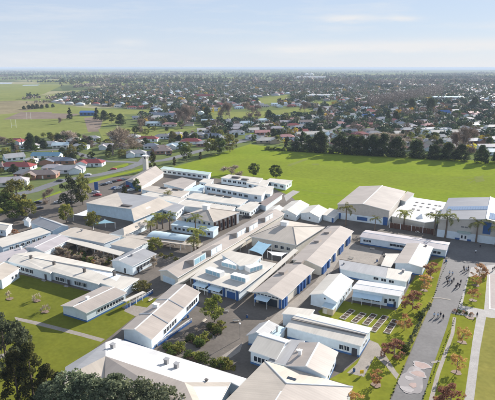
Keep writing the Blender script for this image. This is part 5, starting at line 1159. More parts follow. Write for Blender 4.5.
def mk_palm(h, nf, fl):
    def f(r):
        g = G(); g.tube([(0, 0, -.2), (.05, 0, .4), (.1, .05, h*.5), (.08, 0, h)], [.36, .26, .19, .17], 8); mt = mesh('trunk', g.v, g.f, None, True); P = []; O = []; Tn = []; 
        for i in range(nf):
            az = 2*math.pi*i/nf*2.39996*1.0+r.uniform(-.2, .2); el = (i % 4)*.33+r.uniform(.0, .3); L_ = fl*r.uniform(.85, 1.1); pts = []
            for k in range(13):
                s = k/12; a = el-1.45*s*s-.25*s; 
                if k == 0: p = np.array([.08, 0, h])
                else: p = p+np.array([math.cos(az)*math.cos(a), math.sin(az)*math.cos(a), math.sin(a)])*L_/12
                pts.append(p); dr = np.array([math.cos(az)*math.cos(a), math.sin(az)*math.cos(a), math.sin(a)]); sd_ = np.array([-math.sin(az), math.cos(az), 0])
                if k > 1:
                    for sg in (-1, 1):
                        for _ in range(2):
                            o_ = sd_*sg+dr*.55-np.array([0, 0, .35]); o_ /= np.linalg.norm(o_); wv = .55*math.sin(math.pi*min(1, s*.9+.1))+.15; P.append(p+o_*wv*.5+dr*r.uniform(-.1, .1)); O.append(o_*1.0); Tn.append(r.uniform(.1, .9))
        P = np.array(P); return cloud_mesh('crown', P, .36, .05, np.array(Tn), ori=np.array(O), r=r), mt
    return f
proto('palm', 'palm_leaf', 'palm_bark', mk_palm(6.6, 19, 3.3)); proto('palmgold', 'palm_gold', 'palm_bark', mk_palm(4.6, 17, 2.7))
HN = dict(broad=10, mid=10, dark=14.5, conifer=14.5, topiary=8, poplar=14.5, olive=9.3, greyg=9, greyd=9.4, yellow=9.3, bronze=12, autumn=4.5, rust=4.4, shrub=1.75, shrubd=1.75, bare=12, barepale=8, sapling=3.6, palm=8, palmgold=6)
def plant(kind, p, h, lab, cat_='tree', name='tree', group=None, wide=1.0):
    if not isinstance(p, Vector): p = at(p)
    cm, tm = PROTO[kind][rng.integers(len(PROTO[kind]))]
    o = empty(name, p, lab, cat_, group, rng.uniform(0, 6.28)); s = h/HN[kind]; o.scale = (s*wide, s*wide, s)
    c = bpy.data.objects.new('crown' if cat_ != 'shrub' else 'foliage', cm); COL.objects.link(c); c.parent = o; t_ = bpy.data.objects.new('trunk' if cat_ != 'shrub' else 'stem', tm); COL.objects.link(t_); t_.parent = o; return o
def hgt(px, top):                                  # height of an upright thing from base and top of its image
    b = at(px); lo, hi = 0, 60
    for _ in range(30):
        m_ = (lo+hi)/2; q = proj((b.x, b.y, m_)); lo, hi = (m_, hi) if q[1] > top else (lo, m_)
    return lo
def T_(kind, x, yb, yt, lab, wide=1.0, **kw): return plant(kind, (x, yb), hgt((x, yb), yt), lab, wide=wide, **kw)
# bottom-left
T_('bronze', 34, 402, 345, 'tall dark green conifer at the bottom left corner, spire-topped', .85); T_('bronze', 19, 404, 353, 'dark conifer leaning on the left of the spire-topped one in the bottom left corner', 1.0)
T_('bronze', 49, 404, 366, 'lower olive-tipped conifer right of the spire-topped one, beside the white roof', 1.1); T_('topiary', 60, 398, 372, 'small golden-tipped conifer at the corner of the white roof', 1.2)
T_('greyd', 8, 372, 312, 'tall thin grey-green tree at the left edge beside the lawn path', .65); T_('greyd', 20, 360, 326, 'wispy grey-green tree beside the lawn path, right of the tall thin one', .75)
for x, yb, yt, lb in [(74, 416, 376, 'grey-green bush mass at the bottom, leftmost clump'), (95, 420, 380, 'grey-green bush mass at the bottom, second clump under the white wall'), (117, 424, 381, 'grey-green bush mass at the bottom, middle clump'), (140, 428, 385, 'grey-green bush mass at the bottom, clump before the large pale block'), (160, 430, 390, 'grey-green bush mass at the bottom, rightmost low clump'), (55, 420, 386, 'grey-green bush mass at the bottom, in front of the conifers')]: T_('greyg', x, yb, yt, lb, 1.25)
# lawn saplings
for x, yb, yt, lb in [(10, 299.5, 288, 'bare sapling in a mulch ring on the left lawn, leftmost'), (37, 301.5, 290, 'bare sapling in a mulch ring on the left lawn, farthest'), (45.5, 312.5, 301, 'bare sapling in a mulch ring on the left lawn, nearest the path')]: T_('sapling', x, yb, yt, lb, .9)
# centre court
T_('mid', 214.5, 322, 298, 'round green tree standing in the middle of the shrub courtyard', 1.05); 
k_ = 0
BEDS = {'shrub bed beneath the round courtyard tree': [(210, 329), (215, 331), (221, 327), (218, 334)], 'middle shrub bed of the courtyard': [(191, 341), (197, 343), (203, 341), (199, 346), (206, 338)], 'shrub bed by the blue ramp': [(168, 350), (174, 352), (180, 350), (171, 356)], 'shrub bed along the white roof edge': [(189, 357), (194, 359), (200, 358), (204, 361)], 'shrub bed nearest the white roof corner': [(214, 366), (219, 367), (225, 366), (221, 370), (229, 368)]}
for nm_, pts in BEDS.items():
    sheet('planting_bed', [(min(p[0] for p in pts)-4, sum(p[1] for p in pts)/len(pts)), (sum(p[0] for p in pts)/len(pts), min(p[1] for p in pts)-3), (max(p[0] for p in pts)+4, sum(p[1] for p in pts)/len(pts)-1), (sum(p[0] for p in pts)/len(pts), max(p[1] for p in pts)+3)], 'soil')
    for i, p in enumerate(pts): plant('shrub' if i % 3 else 'shrubd', p, 1.7+rng.random()*.7, 'leafy green shrub in the '+nm_, 'shrub', 'shrub', 'shrubs of the '+nm_, 1.3)
for x, y in ((196, 334), (204, 331), (186, 338)): plant('sapling', (x, y), 2.4, 'bare twiggy bush between the courtyard shrub beds', 'shrub', 'bare_shrub', 'bare bushes between the courtyard beds', 1.2)
# flowering courtyard on the left
for i in range(44):
    u, v_ = rng.random(), rng.random(); x = 58+u*56+v_*(-8); y = 246+u*13+v_*9
    kd = ['barepale', 'shrubd', 'rust', 'sapling', 'shrub', 'barepale'][i % 6]; lb = {'barepale': 'bare greyish bush in the planted courtyard', 'shrubd': 'low dark green shrub in the planted courtyard', 'rust': 'rust-red shrub in the planted courtyard', 'sapling': 'thin leafless sapling in the planted courtyard', 'shrub': 'pale green shrub in the planted courtyard'}[kd]
    plant(kd, (x, y), {'barepale': 3.0, 'sapling': 3.0}.get(kd, 1.4)+rng.random()*.6, lb, 'shrub', 'shrub', lb, 1.3)
for x, y in ((70, 262), (75, 257), (93, 264.5), (66, 256)): plant('yellow', (x, y), 1.2, 'small yellow-flowering bush in the planted courtyard', 'shrub', 'flowering_shrub', 'yellow bushes of the planted courtyard', 1.2)
sheet('courtyard_soil', [(52, 256), (70, 243), (118, 255), (108, 268)], 'soil')
T_('barepale', 154, 268, 254, 'bare spindly tree at the corner of the grey gabled classroom', .7); T_('mid', 155, 252, 238, 'bushy olive-green tree between the grey gabled classroom and curved canopy', 1.2); T_('olive', 143, 292, 281, 'grey-olive shrub clump beside the blue ramp railings', 1.5); T_('olive', 135, 291, 283, 'smaller grey-olive shrub left of the clump by the ramp railings', 1.4)
for x, y in ((161, 256), (166, 258), (171, 256), (176, 260)): plant('shrub', (x, y), 1.3, 'low green shrub along the passage behind the grey gabled classroom', 'shrub', 'shrub', 'shrubs behind the grey gabled classroom', 1.3)
# drive trees
for kd, x, yb, yt, lb, w_ in [('rust', 430, 278, 262, 'reddish-brown tree beside the pink-beige wing, farthest up the drive on its left', 1.1), ('autumn', 424, 291, 275, 'orange-brown tree next down the left side of the drive', 1.2), ('rust', 412.5, 310, 291, 'dense russet tree at the corner of the awning classroom', 1.15), ('autumn', 404, 331, 315, 'thin orange tree at the end of the planter row', 1.1), ('rust', 394, 358, 340, 'wide round maroon bush at the fork of the drive-side paths', 1.35), ('autumn', 376, 386, 370, 'sparse pale-orange sapling on the triangular lawn by the hip roof', 1.0), ('autumn', 355, 410, 393, 'orange tree cut by the bottom edge beside the hip roof', 1.1),
    ('rust', 479, 276.5, 263.5, 'reddish small tree at the top of the right-hand verge lawn', 1.2), ('autumn', 475.8, 286, 275.5, 'bronze small tree on the right verge, second from the plaza', 1.2), ('autumn', 472.8, 301, 289, 'thin orange tree on the right verge, third from the plaza', 1.15), ('autumn', 462.2, 343, 327.5, 'golden-orange tree in a mulch ring on the right verge, just past the cross path', 1.1), ('autumn', 456.4, 373.2, 355.5, 'orange tree in a mulch ring in the middle of the right verge lawn', 1.05), ('rust', 449.5, 412, 383.5, 'full red-orange tree at the bottom edge on the right verge', .95)]: T_(kd, x, yb, yt, lb, w_)
for i in range(5): plant('shrubd' if i % 2 else 'rust', (455+i*4.2, 312.3+i*.8), 1.1, 'low mixed shrub in the bed across the cross path', 'shrub', 'shrub', 'shrubs in the cross-path bed', 1.4)
plant('shrubd', (420, 318.5), 2.2, 'dark clipped shrub beside the drive near the planter garden', 'shrub', 'shrub', None, 1.1); plant('shrubd', (404.5, 352), 2.6, 'dark shrub touching the maroon bush by the drive', 'shrub', 'shrub', None, 1.0)
def kerb_row(p0, p1, n, lab, grp):
    a, c = at(p0), at(p1)
    for i in range(n): p = a.lerp(c, i/(n-1)); plant('shrubd', p+Vector((rng.uniform(-.1, .1), 0, 0)), .32+rng.random()*.14, lab, 'shrub', 'edging_plant', grp, 1.0)
kerb_row((389, 402), (404, 367), 13, 'dark edging plant on the left kerb of the drive below the maroon bush', 'edging plants on the lower left kerb'); kerb_row((428, 311), (447, 262), 26, 'dark edging plant on the left kerb of the drive towards the plaza', 'edging plants on the upper left kerb')
kerb_row((421, 404), (451, 329), 40, 'dark edging plant on the right kerb of the drive below the speed hump', 'edging plants on the lower right kerb'); kerb_row((452.5, 326), (462, 297), 16, 'dark edging plant on the right kerb between the speed hump and cross path', 'edging plants on the upper right kerb')
a_, c_ = at((428, 306)), at((404, 354))
for i in range(15): plant('greyg', a_.lerp(c_, i/14)+Vector((rng.uniform(-.4, .4), 0, 0)), .9+rng.random()*.4, 'low grey-green shrub in the bed along the left side of the drive', 'shrub', 'shrub', 'grey-green shrubs along the drive', 1.2)
# palms
for kd, x, yb, yt, lb in [('palm', 445, 238, 212, 'tall palm at the left end of the solar-roofed sports hall'), ('palm', 476, 243, 218.5, 'tall palm right of the entrance doors of the solar-roofed sports hall'), ('palm', 495, 247, 222.5, 'palm cut by the right edge before the solar-roofed sports hall'), ('palm', 434, 236, 212.5, 'palm standing by the white shade tent, left of the tallest one'), ('palmgold', 404, 228, 209, 'small yellowish palm in front of the white canteen roof'), ('palm', 345.5, 226, 204.5, 'palm at the left front corner of the first sports hall'), ('palm', 374.5, 231.5, 216.5, 'palm before the blue mural board of the first sports hall'),
    ('palmgold', 168, 200.5, 190.5, 'palm by the small grey gable, farthest of the palms at the centre left'), ('palmgold', 150.5, 236, 220.5, 'golden palm at the left end of the curved canopy'), ('palmgold', 157, 229, 213, 'golden palm behind the curved canopy, left of a pair'), ('palmgold', 163, 229, 214, 'golden palm behind the curved canopy, right of a pair'), ('palm', 170, 231, 212.5, 'green palm at the corner of the pale blue lean-to'), ('palm', 196, 236, 214.5, 'tall green palm in front of the buttressed hall'), ('palmgold', 197.5, 250, 227, 'largest golden palm at the right end of the curved canopy'), ('palmgold', 194, 254, 238, 'short golden palm under the largest golden one')]: T_(kd, x, yb, yt, lb, 1.15, cat_='palm', name='palm')
# field edge row
for i, (kd, x, yb, yt, w_, lb) in enumerate([('conifer', 286, 149, 136, 1.3, 'dark pointed conifer at the left end of the field-edge row'), ('dark', 296, 151, 139, 1.2, 'low dark dome tree beside the pointed conifer at the field edge'), ('conifer', 302, 150, 128.5, 1.1, 'tall twin-spired dark conifer in the field-edge row'), ('dark', 309, 151.5, 136.5, 1.0, 'dark tree right of the tall spired conifer at the field edge'), ('dark', 320, 152.5, 130.5, .95, 'big dark tree in front of the broad pale roof at the field edge'),
    ('dark', 339, 153.5, 132, .95, 'rounded dark tree standing alone left of the dark hedge trees'), ('dark', 352, 154.5, 132.5, .9, 'dark tree left of the middle of the field-edge row'), ('dark', 361, 155, 133, .85, 'dark tree in the middle of the field-edge row'), ('dark', 372, 155.5, 132.5, .9, 'dark tree just left of the first gap of the field-edge row'), ('dark', 383, 156, 132.5, .9, 'broad dark tree below the salmon roofs in the field-edge row'), ('dark', 397, 156.5, 133, .9, 'broad dark tree before the pale bare trees in the field-edge row'),
    ('dark', 416, 158, 138, .95, 'dark round tree standing apart right of the hedge-like trees'), ('dark', 434, 159.5, 141, .95, 'dark tree before the largest bare tree, left'), ('dark', 448, 160, 140, 1.0, 'dark tree before the largest bare tree, centre'), ('dark', 461, 161, 141, 1.0, 'dark tree before the largest bare tree, right'), ('dark', 481, 163, 142, .85, 'dark tree with visible trunk near the right end of the field edge'), ('shrubd', 487, 163.5, 160, 1, 'small clipped dark bush near the right end of the field edge'), ('dark', 500, 163, 143, .9, 'dark tree cut by the right edge at the field edge'),
    ('mid', 211, 155, 139, 1.15, 'rounded yellow-green tree of the clump at the left field corner'), ('broad', 220, 154.5, 138, .9, 'green tree in the middle of the clump at the left field corner'), ('olive', 230, 152, 134.5, 1.0, 'tall olive tree at the right of the clump at the left field corner'), ('broad', 186.5, 161, 147, 1.0, 'dark round-headed street tree with a clear trunk beside the field road'), ('topiary', 174.5, 166, 157, 1.0, 'small yellow-green conical tree at the field corner'), ('topiary', 200.5, 159.5, 152, 1.1, 'little round golden-green tree on the field road'), ('topiary', 153.2, 170.5, 152, .9, 'dense dark-gold conical conifer right of the tower')]): T_(kd, x, yb, yt+(3.2 if kd in ('dark', 'conifer') and x > 280 else 0)*(.5+.9*((x*7) % 10)/10), lb, w_*(1.2 if kd == 'dark' else 1.0))
T_('barepale', 231.5, 174.5, 161, 'bare pale-twigged tree on the near side of the playing field', 1.7); T_('broad', 254, 177, 163.5, 'small round dark tree on the playing field, left of two', 1.0); T_('broad', 276, 179, 165, 'small round dark tree with forked trunk on the playing field, right of two', 1.1)
for i in range(46):
    if i in (18, 19, 31, 37): continue
    u = i/45; plant('shrubd', (268+u*170, 150+u*9.5), 2.2+rng.random()*1.6, 'dark hedge shrub under the field-edge trees', 'shrub', 'hedge_shrub', 'hedge shrubs under the field-edge trees', 1.8)
# left street trees
for kd, x, yb, yt, w_, lb in [('olive', 18, 209, 180, 1.05, 'large bushy olive-green tree at the left beside the pale mauve roof'), ('broad', 6, 214, 194, 1.1, 'dark tree at the left edge below the large bushy one'), ('mid', 27, 219, 200, 1.15, 'olive tree in front of the large bushy one at the left'), ('broad', 14, 221, 202, 1.1, 'dark green tree between two others at the left edge'), ('bare', 50.5, 203, 186, .9, 'thin half-bare tree on the verge right of the large bushy tree'), ('greyd', 72, 207, 176, .75, 'tall grey-green tree beside the car park'), ('olive', 83, 205, 175, .6, 'sunlit yellow-green tree right of the tall grey-green one'),
    ('mid', 66.5, 223, 204.5, .9, 'round clipped tree with a rust-coloured top at the left'), ('mid', 93, 229, 212, .95, 'round clipped green tree beside the aqua shade sail'), ('rust', 66.5, 214, 205.5, .6, 'rust-leaved top shoot behind the round clipped tree'), ('rust', 15, 238, 229, 1.2, 'reddish bare bush between the white roofs at the far left'), ('topiary', 125, 200, 186, 1.0, 'dark narrow shrub in front of the chapel wall'), ('broad', 137, 193, 179.5, .7, 'dark shrubby tree before the blue chapel wall'),
    ('dark', 31, 151, 133.5, .75, 'big dark street tree right of the red-roofed white house'), ('bare', 113, 155, 120, 1.35, 'widest bare tree on the left, by the curved street'), ('barepale', 70, 142, 126, 1.6, 'broad hazy bare tree behind the grey houses at the left'), ('conifer', 70, 119.5, 107.5, 1.2, 'dark conical conifer on the paddock edge, left of the blue shed'), ('conifer', 97, 120, 107.5, 1.3, 'dark conical conifer on the paddock edge, right of the blue shed'), ('dark', 104, 121, 110.5, 1.0, 'dark round tree right of the right-hand conical conifer'), ('broad', 112, 123, 113.5, 1.1, 'broad green tree on the paddock edge above the bare tree'), ('dark', 121, 125, 114, 1.1, 'dark evergreen above the widest bare tree'), ('olive', 73, 160, 145.5, 1.0, 'brownish bushy tree in the left street above the grey hipped house'), ('bare', 3, 147, 133, 1.2, 'bare tree at the left edge beside the red-roofed white house'), ('bare', 60, 124, 115.5, .8, 'small bare tree on the paddock between bare court and conifer'),
    ('bare', 142, 133, 115, .8, 'tall bare tree on the green left of the blue-grey hall'), ('bare', 185, 126, 98.5, .85, 'tallest bare tree in the middle distance, left'), ('bare', 180, 124, 104, .8, 'bare tree touching the tallest bare one'), ('bare', 192, 122, 103, .8, 'bare tree right of the tallest bare one'), ('bare', 230, 120, 96.5, .85, 'big bare tree in the middle distance, above the street bend'), ('bare', 246, 117.5, 99, .9, 'bare tree right of the big one above the street bend'), ('bare', 258, 117, 102, .9, 'bare brownish tree beside the golf greens'), ('bare', 305, 112, 98, 1.1, 'bare tree right of the golf greens above the straight street'), ('yellow', 213, 113.5, 107.5, .8, 'bright yellow tree, left of a pair in the middle distance'), ('yellow', 219.5, 114.5, 107.5, .8, 'bright yellow tree, right of a pair in the middle distance'), ('dark', 207, 118, 107.5, 1.0, 'dark rounded tree left of the yellow pair'), ('poplar', 211, 121, 113, .8, 'dark narrow poplar below the yellow pair'), ('dark', 173, 113.5, 106, 1.2, 'dark dome tree above the blue-grey hall'),
    ('dark', 152, 116, 109, 1.0, 'dark tree left of the blue-grey hall'), ('dark', 268.5, 119, 110, 1.1, 'dark tree at the bend of the straight street'), ('dark', 320, 117, 107, .8, 'dark tree at the top of the straight street'), ('poplar', 338, 104.5, 96.5, .8, 'slim dark poplar on the far green, left of a pair'), ('poplar', 341.5, 104.5, 97, .8, 'slim dark poplar on the far green, right of a pair'), ('autumn', 353, 113.5, 108, 1.2, 'orange autumn tree above the long pale green roof'), ('conifer', 387.5, 123, 110, 1.4, 'dark spreading conifer right of the vivid blue roof'), ('dark', 396, 121, 111.5, 1.0, 'dark tree right of the spreading conifer'), ('dark', 411, 110, 98.5, .9, 'dark pine left of a pair beyond the brown wood'), ('dark', 430, 112, 98, .9, 'dark pine right of a pair near the bright blue gable'), ('dark', 474, 109, 97, 1.0, 'large dark tree above the salmon roof at the right'), ('bare', 463, 153, 122, 1.0, 'largest bare tree at the right behind the field edge'), ('bare', 472, 152, 125, .8, 'bare tree touching the largest one on its right'), ('bare', 453, 151, 129, .8, 'bare tree touching the largest one on its left'), ('barepale', 391, 148, 130, 1.9, 'pale hazy bare tree behind the field-edge row'), ('barepale', 380, 144, 129, 1.6, 'pale hazy bare tree left of the other hazy one behind the field-edge row'), ('olive', 421, 143, 135, 1.4, 'yellowish bush tree behind the field edge, left of two'), ('olive', 434, 144, 135.5, 1.4, 'yellowish bush tree behind the field edge, right of two'), ('conifer', 439, 118, 110, 1.0, 'dark narrow conifer below the bright blue gable'), ('broad', 457, 118, 110.5, 1.0, 'green round tree right of the bright blue gable')]: T_(kd, x, yb, yt, lb, w_)
for i, (x, yb, h_) in enumerate([(24, 109.5, 6), (29, 109, 7), (33, 109, 8), (37, 108.6, 8), (42, 108.6, 7), (47, 108, 7), (53, 107.5, 6)]): plant('dark', (x, yb), h_, 'dark rounded bush of the clump above the bare court', 'tree', 'tree', 'dark bushes above the bare court', 1.3)
# town trees
tc_ = []
WOOD = [[(366, 105), (400, 98), (442, 89), (443, 96), (410, 103), (372, 109)]]
NOGO = EXCL
TT = TOWN+[[(60, 106), (135, 106), (135, 110), (60, 109)]]
houses_xy = np.array([(o.location.x, o.location.y) for o in COL.objects if o.get('category') == 'house']+far_h)
area = 0
pts = []
for _ in range(60000):
    d = math.sqrt(rng.uniform(330**2, 2100**2)); a = rng.uniform(-.5, .5); p = fh*(d*math.cos(a))+rv*(d*math.sin(a)); pts.append((d, p.x, p.y))
keep = []
for d, x, y in pts:
    q = proj((x, y, 0))
    if not (-10 < q[0] < 505) or not any(inpoly(q, T) for T in TT) or any(inpoly(q, T) for T in NOGO): continue
    if q[1] > 126 and rng.random() < .76: continue
    if 108 < q[1] <= 126 and rng.random() < .80: continue
    if q[1] < 108 and rng.random() < .865: continue
    keep.append((d, x, y, q))
K = np.array([(k[1], k[2]) for k in keep]); ok = np.ones(len(K), bool)
for i in range(0, len(K), 500):
    dd = ((K[i:i+500, None, :]-houses_xy[None])**2).sum(-1); ok[i:i+500] = dd.min(1) > 9.0**2
keep = [k for k, o_ in zip(keep, ok) if o_]
roads = [at(p) for p in ((63, 180.5), (101, 174.5), (127, 168.5), (141, 163), (166, 160), (199.5, 151), (220, 146.5), (240.6, 141.8), (260, 136), (281, 131.3), (300, 125.8), (326, 117.5), (90, 157.5), (75, 152.5))]
def clear(x, y):
    for a, c in zip(roads[:-3], roads[1:-2]):
        v_ = c-a; t_ = max(0, min(1, ((x-a.x)*v_.x+(y-a.y)*v_.y)/v_.length_squared)); 
        if math.hypot(a.x+v_.x*t_-x, a.y+v_.y*t_-y) < 9: return False
    return True
keep = [k for k in keep if k[0] > 700 or clear(k[1], k[2])]
keep.sort(); print('town trees', len(keep))
KD = ['broad', 'dark', 'bare', 'olive', 'broad', 'dark', 'bare', 'mid', 'conifer', 'barepale', 'bare', 'yellow']
KL = dict(broad='green leafy', dark='dark evergreen', bare='bare brown', olive='olive-brown', mid='yellow-green', conifer='dark pointed', barepale='pale bare', yellow='golden autumn')
NI = 150
SP = [(0, 140), (60, 136), (105, 136), (140, 128), (205, 124), (238, 124), (205, 149), (150, 158), (105, 160), (60, 165), (35, 190), (0, 176)]
nearh = np.array([tuple(at(h_[0], 1.5).xy) for h_ in HS]); k_ = 0; SPD = []
while k_ < 78:
    q = (rng.uniform(0, 238), rng.uniform(124, 190)); p = at(q)
    if not inpoly(q, SP) or rng.random() > 45.0/max(45, (q[1]-68)*1.0) or ((nearh-np.array(p.xy))**2).sum(1).min() < 8.5**2 or not clear(p.x, p.y) or any((p.x-a)**2+(p.y-c)**2 < 36 for a, c in SPD): continue
    SPD.append((p.x, p.y)); kd = ['broad', 'mid', 'dark', 'broad', 'olive', 'bare', 'mid', 'shrubd'][rng.integers(8)]; lab = {'shrubd': 'rounded green garden bush'}.get(kd, KL.get(kd, '')+' garden tree')+' among the houses left of the playing field'
    plant(kd, p, rng.uniform(3.5, 8) if kd != 'shrubd' else 2.4, lab, group=lab, wide=1.25); k_ += 1
for d, x, y, q in keep[:NI]:
    kd = KD[rng.integers(11)] if rng.random() < .97 else 'yellow'
    lab = f"{KL[kd]} tree among the houses in the {'left' if q[0] < 165 else ('central' if q[0] < 330 else 'right-hand')} streets"
    plant(kd, Vector((x, y, 0)), rng.uniform(4, 9), lab, group=lab, wide=1.1)
FT = dict(dark=((.022, .04, .03), (.065, .095, .06)), green=((.05, .075, .035), (.12, .145, .065)), brown=((.13, .10, .08), (.27, .215, .17)), olive=((.08, .08, .03), (.20, .18, .07)), gold=((.3, .18, .03), (.5, .35, .05)), rust=((.14, .06, .03), (.24, .11, .06)))
FT = {k: (tuple(1.3*c for c in a), tuple(1.3*c for c in b)) for k, (a, b) in FT.items()}; FT['wood'] = ((.17, .14, .12), (.34, .28, .235))
FK = ['dark']*6+['green']*6+['brown']*4+['olive']*2
VV = []; CC = []
def far_tree(x, y, h, r_, kd, n=26, q=.42):
    lo, hi = np.array(FT[kd][0]), np.array(FT[kd][1]); d = rng.normal(size=(n, 3)); d /= np.linalg.norm(d, axis=1)[:, None]; d *= rng.uniform(.45, 1, n)[:, None]; d[:, 0] *= r_; d[:, 1] *= r_; d[:, 2] = np.maximum(d[:, 2], -.9)*h*.46+h*.52
    c = d+np.array([x, y, 0]); a = rng.normal(size=(n, 3)); a /= np.linalg.norm(a, axis=1)[:, None]; b = np.cross(a, rng.normal(size=(n, 3))); b /= np.linalg.norm(b, axis=1)[:, None]; s = r_*q*rng.uniform(.6, 1.2, n)[:, None]
    VV.append(np.stack([c-a*s, c-b*s*.8, c+a*s, c+b*s*.8], 1).reshape(-1, 3)); f = np.clip(rng.normal(.45, .2)+rng.normal(size=n)*.11, 0, 1)[:, None]; CC.append(lo+(hi-lo)*f)
def flush(name):
    global VV, CC
    V_ = np.concatenate(VV); tint_mesh(name, V_, np.arange(len(V_)).reshape(-1, 4), np.concatenate(CC), 'far_leaf'); VV = []; CC = []
for d, x, y, q in keep[NI:]:
    kd = FK[rng.integers(len(FK))] if rng.random() < .97 else ('gold' if rng.random() < .6 else 'rust'); far_tree(x, y, rng.uniform(5, 10)*(1 if d < 1000 else 1.25), rng.uniform(3.6, 6.8)*(1 if d < 1000 else 1.25), kd, 80 if d < 1100 else 40, .26)
flush('town_trees')
for _ in range(3000):
    px, py = rng.uniform(360, 445), rng.uniform(86, 110)
    if inpoly((px, py), WOOD[0]): p = at((px, py)); far_tree(p.x, p.y, rng.uniform(17, 24), rng.uniform(4, 6), 'wood', 30, .22)
flush('winter_wood')
# far plain: shelter belts, clumps and woods
def belt(p0, p1, h, kd, dens=9.0, wd=8):
    a, c = at(p0), at(p1); n = max(4, int((c-a).length/dens))
    for i in range(n): p = a.lerp(c, rng.random()); far_tree(p.x+rng.normal()*wd, p.y+rng.normal()*wd, h*rng.uniform(.7, 1.15), h*rng.uniform(.35, .6), kd, 14, .55)
for p0, p1, h, kd in [((70, 88), (120, 86), 11, 'brown'), ((0, 104), (50, 102.5), 6, 'brown'), ((335, 80.5), (362, 80), 22, 'dark'), ((317, 87.5), (340, 89), 16, 'dark'), ((255, 86), (320, 90), 12, 'dark'), ((170, 82), (250, 83), 12, 'green'), ((200, 85), (240, 83.5), 16, 'dark'), ((420, 80), (445, 79), 20, 'dark'), ((0, 80), (60, 79.2), 14, 'brown'), ((60, 79.5), (160, 80), 13, 'dark'), ((150, 81), (260, 80.5), 12, 'brown'), ((16, 100), (52, 98.5), 9, 'brown'), ((28, 99), (36, 98), 14, 'dark'), ((300, 84), (420, 84), 12, 'green'), ((430, 84), (505, 83), 12, 'dark'), ((100, 104.5), (165, 104.5), 9, 'dark'), ((140, 107.5), (172, 107), 8, 'olive'), ((355, 86), (430, 88), 11, 'brown')]: belt(p0, p1, h, kd)
for _ in range(180):
    d = 2000+9000*rng.random()**1.5; s = rng.uniform(-.55, .55)*d; ln = rng.uniform(200, 1300); h = rng.uniform(10, 20); kd = ['dark', 'green', 'brown', 'brown', 'olive'][rng.integers(5)]; n = int(ln/(12+d/400)); al = rng.random() < .75; dd = 0 if al else 1
    if s > 0 and d > 5500 and rng.random() < .6: continue
    for i in range(n):
        u = (i/n-.5)*ln+rng.normal()*6; p = fh*(d+(u if dd else rng.normal()*10))+rv*(s+(0 if dd else u)); q = proj((p.x, p.y, 0))
        if any(inpoly(q, E_) for E_ in EXCL[:1]): continue
        far_tree(p.x, p.y, h*rng.uniform(.7, 1.15), h*rng.uniform(.4, .8), kd, 9, .7)
for _ in range(500):
    d = rng.uniform(1900, 7000); s = rng.uniform(-.52, .2 if d > 3500 else .52)*d; p = fh*d+rv*s; q = proj((p.x, p.y, 0))
    if any(inpoly(q, E_) for E_ in EXCL[:1]+EXCL[-1:]): continue
    far_tree(p.x, p.y, rng.uniform(6, 13), rng.uniform(5, 11), ['dark', 'green', 'brown', 'brown', 'dark', 'olive'][rng.integers(6)], 10, .6)
flush('far_shelter_belts')
# low far hills on the left horizon
HV = []; HF = []
for i in range(81):
    s = -9000+i*150; z = 14+22*abs(math.sin(i*.21))*math.sin(i*.043+.4)**2+rng.uniform(0, 5); z *= 1.0 if s < 1500 else max(0, 1-(s-1500)/1500)
    for dd, zz in ((16000, 0), (17000, max(0, z)), (19000, max(0, z*.9)), (21000, -1)): p = fh*dd+rv*s*2; HV.append((p.x, p.y, zz))
for i in range(80):
    for j in range(3): a = i*4+j; HF.append((a, a+4, a+5, a+1))
M['hill'] = varied('hill', (.09, .11, .05), .3, .002)
o = link('hills', mesh('hills', HV, HF, None, True), M['hill']); o['kind'] = 'structure'
# ------------------------------------------------------------ cars
def car_paint(name, c):
    m, n, b = base(name, .25); b.inputs['Base Color'].default_value = rgb(c); b.inputs['Coat Weight'].default_value = .6; b.inputs['Metallic'].default_value = .15; return m
CP = {k: car_paint('car_paint_'+k, c) for k, c in dict(white=(.75, .75, .74), silver=(.45, .46, .48), red=(.42, .03, .03), dark=(.03, .03, .035), blue=(.05, .10, .25), grey=(.18, .18, .19)).items()}
PF = [(-2.15, .35), (-2.2, .75), (-1.95, .95), (-1.35, 1.0), (-.75, 1.42), (.75, 1.46), (1.35, 1.05), (2.0, .98), (2.15, .7), (2.12, .35)]
def car_body():
    g = G(); n = len(PF); secs = []
    for y, k in ((-.86, .0), (-.80, .06), (.80, .06), (.86, .0)):
        secs.append([Vector((x, y*(.86 if z > 1.2 else 1), z+(k if z < 1.2 else k*.5))) for x, z in PF])
    for s in secs: g.v += s
    for j in range(3):
        for i in range(n-1): a = j*n+i; g.f.append((a, a+1, a+n+1, a+n)); g.m.append(0)
    g.f.append(tuple(range(n-1, -1, -1))); g.m.append(0); g.f.append(tuple(range(3*n, 4*n))); g.m.append(0); return g
cb = car_body(); CB = {k: mesh('body', cb.v, cb.f, None) for k in CP}
for k in CP: CB[k].materials.append(CP[k])
gg = G()
for sy in (-1, 1): gg.add([(-1.1, sy*.83, 1.08), (1.15, sy*.83, 1.1), (.7, sy*.765, 1.40), (-.7, sy*.765, 1.38)], [(0, 1, 2, 3)])
gg.add([(-1.36, -.68, 1.04), (-.80, -.66, 1.44), (-.80, .66, 1.44), (-1.36, .68, 1.04)], [(0, 1, 2, 3)]); gg.add([(1.37, -.68, 1.08), (.80, -.66, 1.48), (.80, .66, 1.48), (1.37, .68, 1.08)], [(0, 1, 2, 3)])
CG = mesh('window', gg.v, gg.f); CG.materials.append(M['glass'])
wg = G().tube([(0, -.1, 0), (0, .1, 0)], .33, 12); CW = mesh('wheel', wg.v, wg.f); CW.materials.append(M['louvre'])
lg = G().box((0, 0, 0), .06, .34, .14); CL = mesh('headlight', lg.v, lg.f); CL.materials.append(M['trim'])
